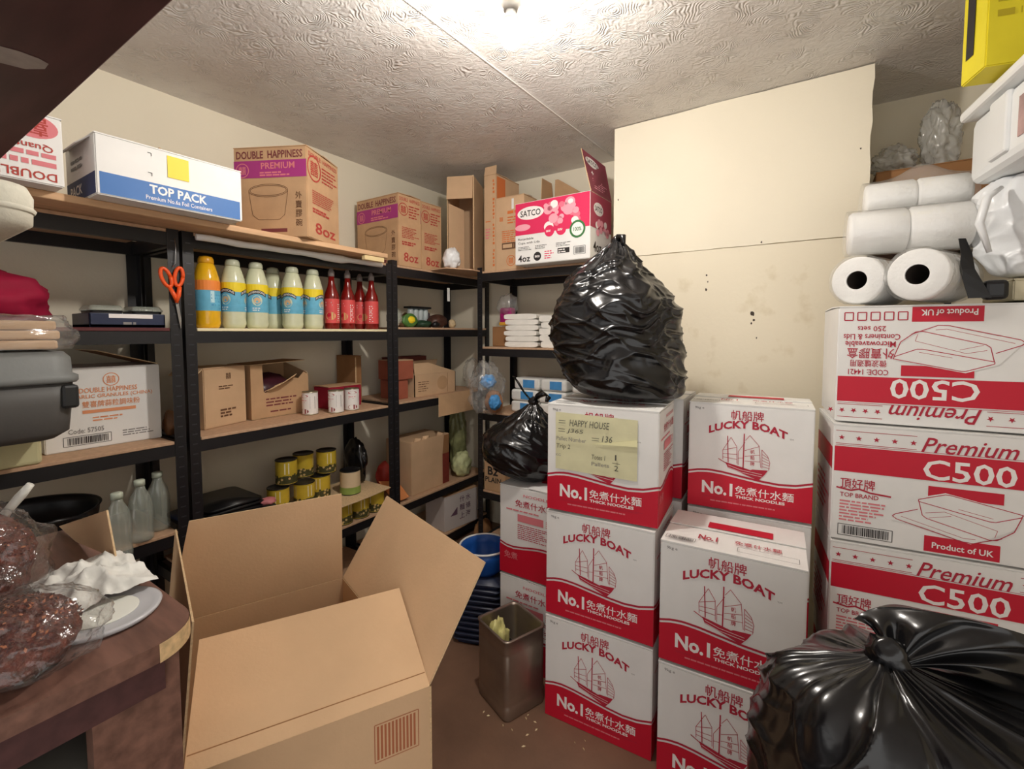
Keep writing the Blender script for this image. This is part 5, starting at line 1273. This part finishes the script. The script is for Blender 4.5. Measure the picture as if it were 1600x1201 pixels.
def crumbs(b):
    R = random.Random(6)
    for px, py in [(822, 1122), (825, 1117), (836, 1128), (838, 1140), (824, 1148), (818, 1166), (786, 1133), (756, 1112), (763, 1118), (898, 1160), (912, 1170), (914, 1157), (818, 1108), (800, 1140)]:
        c = on('z', 0, px, py); a_ = R.random() * 3; s = .004 + .005 * R.random(); d_ = Vector((cos(a_), sin(a_), 0)) * s; n_ = Vector((-sin(a_), cos(a_), 0)) * s * .35
        b.add([c + d_ + Vector((0, 0, .0006)), c + n_ + Vector((0, 0, .003)), c - d_ + Vector((0, 0, .0006)), c - n_ + Vector((0, 0, .0006))], [(0, 1, 2, 3), (3, 2, 1, 0)])
one('noodle_crumbs', crumbs, mat('pale crumbs', 'd8c8a0', .8), label='pale noodle crumbs scattered on the floor by the tin', cat='crumbs', kind='stuff')

# ------------------------------------------------------------------ foreground black bag
fx, fy = .175, .955
fr = [[.0008, fx, fy, .17, .16], [.02, fx, fy, .23, .21], [.15, fx, fy, .27, .25], [.35, fx, fy, .27, .25], [.52, fx, fy, .265, .24], [.66, fx, fy, .25, .225], [.76, fx - .010, fy - .005, .222, .20], [.825, fx - .03, fy - .01, .18, .15], [.852, fx - .055, fy - .015, .10, .09], [.868, fx - .065, fy - .02, .045, .042], [.876, fx - .07, fy - .02, .024, .022]]
t = thing('bin_bag', 'large tied black bin bag in the right foreground', 'bin bag', (0, 0, 0))
one('sack', lambda b: bag_mesh(b, fr, None, 11, 260, 200, .040, .028, .9, 11), BAGM, t)
kx, ky, kz = fr[-1][1], fr[-1][2], fr[-1][0]
one('knot', lambda b: knot(b, kx, ky, kz + .004, .030, 9), BAGM, t)
def tail(b):
    def fn(u, v):
        a_ = radians(118 - 128 * u); ext = .10 + .15 * sin(pi * min(1, u * 1.05)) ** 1.5 + .05 * u
        r_ = .012 + ext * v
        pl = .010 * sin(pi * v) * sin(u * 31 + 1) + .007 * v * sin(u * 13) + .012 * v * noise.noise(Vector((u * 4, v * 3, 2)))
        return (kx + .010 + r_ * cos(a_) * 1.05, ky - .01 + pl + .07 * v * u + .03 * v, kz + r_ * sin(a_) * .40 + .012 * sin(pi * v) - .055 * v * v * u)
    b.grid(fn, 110, 34, None, True)
    b.grid(lambda u, v: (fn(u, v)[0], fn(u, v)[1] + .03 * sin(pi * v) + .001, fn(u, v)[2]), 110, 34, None, True)
one('gathered_top', tail, BAGM, t)

# ================================================================== dark workbench with overhead shelf
TZ = .94
bench = thing('workbench', 'dark wood workbench with rounded corner and overhead shelf at the left', 'workbench', (0, 0, 0))
X1, Y1, X0, Y0, rc = -.800, .326, -1.46, -1.05, .075
out = [(X0, Y0), (X1, Y0)] + [(X1 - rc + rc * cos(k * pi / 20), Y1 - rc + rc * sin(k * pi / 20)) for k in range(11)] + [(X0, Y1)]
one('top', lambda b: b.prism(out, TZ - .028, TZ), DARKW, bench)
one('edge_strip', lambda b: b.add(*(lambda P: (P, [(2 * i, 2 * i + 2, 2 * i + 3, 2 * i + 1) for i in range(len(P) // 2 - 1)]))(sum([[(X1 - rc + (rc + .0012) * cos(k * pi / 20), Y1 - rc + (rc + .0012) * sin(k * pi / 20), TZ - .0285), (X1 - rc + (rc + .0012) * cos(k * pi / 20), Y1 - rc + (rc + .0012) * sin(k * pi / 20), TZ + .0004)] for k in range(1, 10)], []))), mat('bare chipboard edge', 'd8b98a', .85, vary=.2, vscale=90), bench)
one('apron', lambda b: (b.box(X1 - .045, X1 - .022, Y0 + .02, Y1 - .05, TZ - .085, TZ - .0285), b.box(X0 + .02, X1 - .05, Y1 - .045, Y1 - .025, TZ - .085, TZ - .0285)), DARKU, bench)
one('leg', lambda b: b.box(X1 - .06, X1 - .03, Y1 - .135, Y1 - .028, 0.0005, TZ - .0285), DARKW, bench)
one('leg', lambda b: b.box(X0 + .02, X0 + .05, Y1 - .135, Y1 - .028, 0.0005, TZ - .0285), DARKW, bench)
one('leg', lambda b: b.box(X1 - .06, X1 - .03, Y0 + .02, Y0 + .12, 0.0005, TZ - .0285), DARKW, bench)
one('leg', lambda b: b.box(X0 + .02, X0 + .05, Y0 + .02, Y0 + .12, 0.0005, TZ - .0285), DARKW, bench)
one('added_back_panel', lambda b: b.box(X0 + .002, X0 + .018, Y0 + .02, Y1 - .03, .0005, TZ - .0285), DARKU, bench)  # added panel, shuts out fill light to darken the space under the bench
one('added_side_panel', lambda b: b.box(X0 + .055, X1 - .065, -.30, -.28, .0005, TZ - .0285), DARKU, bench)  # added panel, blocks light coming in below from the open end
one('added_side_panel', lambda b: b.box(X0 + .055, X1 - .065, Y1 - .05, Y1 - .046, .0005, TZ - .0865), DARKU, bench)  # added thin panel, keeps the underside dark from the far end
OZ = 1.75
yo = on('z', OZ, 155, 108).y
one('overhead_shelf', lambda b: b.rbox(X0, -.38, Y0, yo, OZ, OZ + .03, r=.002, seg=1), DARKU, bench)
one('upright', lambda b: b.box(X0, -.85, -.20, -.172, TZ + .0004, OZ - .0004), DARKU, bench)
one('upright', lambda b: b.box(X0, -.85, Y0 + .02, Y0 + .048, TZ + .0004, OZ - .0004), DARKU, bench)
one('ledge', lambda b: b.box(X0, -1.06, -.171, .05, 1.548, 1.566), DARKU, bench)
def smear(b):
    P = [(-60, 62), (0, 72), (30, 80), (62, 92), (76, 100), (70, 108), (40, 108), (0, 98), (-60, 92)]
    V = [on('z', OZ - .0006, *q) for q in P]; b.add(V, [tuple(range(len(V)))])
one('paint_smear', smear, mat('pale paint smear', 'a39a92', .7, vary=.15, vscale=40), bench)
t = thing('foam_lid', 'pale foam box lid poking in at the upper left edge', 'foam lid', (-1.42, -.17, 1.5665))
one('slab', lambda b: rloft(b, [(.155, .175, .05, .001), (.170, .190, .055, .012), (.172, .192, .055, .055), (.165, .185, .05, .072), (.14, .16, .05, .076)]), mat('pale foam', 'd9d6c6', .8, vary=.05, vscale=60, bump=.1, bscale=200), t)
t.location = (-1.235, .026, 1.5665)
one('lip', lambda b: rloft(b, [(.1725, .1925, .055, .030), (.1745, .1945, .055, .034), (.1725, .1925, .055, .038)], cap=False), mat('pale foam', 'd9d6c6', .8), t)

# things on the bench
t = thing('plastic_plate', 'round clear plastic plate with white disc on the bench corner', 'plate', (-.957, .240, TZ + .0006))
one('rim', lambda b: b.lathe([(.070, 0), (.076, .002), (.078, .007), (.074, .009), (.066, .006), (.048, .0065)], 40, cap0=True, cap1=True), mat('frosted lid plastic', 'c3c4c8', .25, spec=.6), t)
one('white_disc', lambda b: b.lathe([(.047, .0068), (.047, .0078), (.045, .0082)], 36), mat('white lid liner', 'e9ebe2', .4), t)
one('speck', lambda b: b.lathe([(.004, .007), (.003, .010)], 8, xf=Matrix.Translation((-.052, .01, 0))), BLACKPL, t)
CHIL = mat('dried chilli flakes', '5e2a1c', .6, vary=.55, vscale=120, bump=.6, bscale=160); CHIL2 = mat('pale chilli flake', 'b06a44', .5); CHIL3 = mat('dark red flake', '4a1712', .4)
def flake_cover(b, c, r, n, seed, zmin):
    R = random.Random(seed)
    for k in range(n):
        th = R.random() * 2 * pi; ph = R.random() ** .8 * 1.35
        d_ = Vector((sin(ph) * cos(th), sin(ph) * sin(th), cos(ph))); q = Vector((c[0] + d_.x * r[0] * 1.0, c[1] + d_.y * r[1] * 1.0, max(c[2] + d_.z * r[2] * 1.0, zmin + .002)))
        a_ = Vector((R.uniform(-1, 1), R.uniform(-1, 1), R.uniform(-1, 1))).normalized() * R.uniform(.002, .0042); e_ = a_.cross(d_).normalized() * R.uniform(.0012, .0025)
        q += d_ * .0015
        b.add([q + a_, q + e_, q - a_, q - e_], [(0, 1, 2, 3)], R.choice((CHIL2, CHIL3, CHIL3, CHIL)))
def spice_bag(label, c, r, seed, fr_):
    t = thing('spice_bag', label, 'bag', (c[0], c[1], TZ + .0005))
    cc = (0, 0, r[2] * .72)
    one('flakes', lambda b: (blob(b, cc, r, CHIL, seed, .16, 1.8, 5, .5, .001), flake_cover(b, cc, (r[0] * 1.02, r[1] * 1.02, r[2] * 1.02), 900, seed, 0)), None, t, kind='stuff')
    one('film', lambda b: blob(b, (cc[0] + fr_[0], cc[1] + fr_[1], cc[2] + .006), (r[0] * 1.16, r[1] * 1.12, r[2] * 1.12), None, seed + 3, .16, 2.2, 5, .9, .0006), CLEARS, t)
    return t
q = on('z', TZ + .03, 30, 1015); spice_bag('clear bag of dark red chilli flakes at the front of the bench', (q.x - .02, q.y - .008), (.078, .075, .05), 81, (.012, .018))
q = on('z', TZ + .06, 20, 880); t = spice_bag('taller clear bag of brown chilli flakes behind the first', (q.x - .05, q.y - .05), (.12, .085, .085), 84, (.0, .01))
q = on('x', q.x - .02, 62, 800)
one('twisted_neck', lambda b: b.tube([(-.01, .045, .12), (.0, .055, .14), (.012, .07, .165), (.022, .082, .185)], [.010, .007, .008, .006], 10), mat('white twisted film', 'e2e2da', .4, bump=.3, bscale=60), t)
q = on('z', TZ + .03, 138, 905)
def crpaper(b):
    def fn(u, v):
        x = (u - .5) * .19; y = (v - .5) * .13
        n_ = rid(Vector((u * 3.1, v * 2.3, 5)), 3)
        return (q.x - .020 + x, q.y + .012 + .0 + y, TZ + .004 + .05 * n_ * (1 - .6 * (2 * u - 1) ** 2) * (1 - .6 * (2 * v - 1) ** 2) + .012 * v)
    b.grid(fn, 44, 34, None, True)
one('crumpled_paper', crpaper, mat('white greaseproof paper', 'e6e6e0', .5, vary=.05, vscale=20), label='crumpled white greaseproof paper on the bench beside the lid', cat='paper')
ka, kb, kc, kd = on('y', .30, 92, 822), on('y', .30, 166, 797), on('y', .30, 180, 872), on('y', .30, 120, 880)
kc.z = max(kc.z, TZ + .001); kd.z = max(kd.z, TZ + .001)
one('kraft_card', lambda b: plate(b, [kd, kc, kb, ka], .003, CARD2, CARDE), CARD2, label='stiff kraft card propped behind the crumpled paper', cat='card')
t = thing('waste_bin', 'grey round bin under the bench at the lower left', 'bin', (-1.02, .13, .0005))
one('bucket', lambda b: b.lathe([(.10, 0), (.115, .02), (.13, .70)], 32), mat('mid grey plastic', '55534d', .5), t)
one('lid', lambda b: b.lathe([(.137, .70), (.14, .705), (.138, .725), (.11, .74), (.05, .748)], 32), mat('pale grey bin lid', '6f6c64', .5), t)
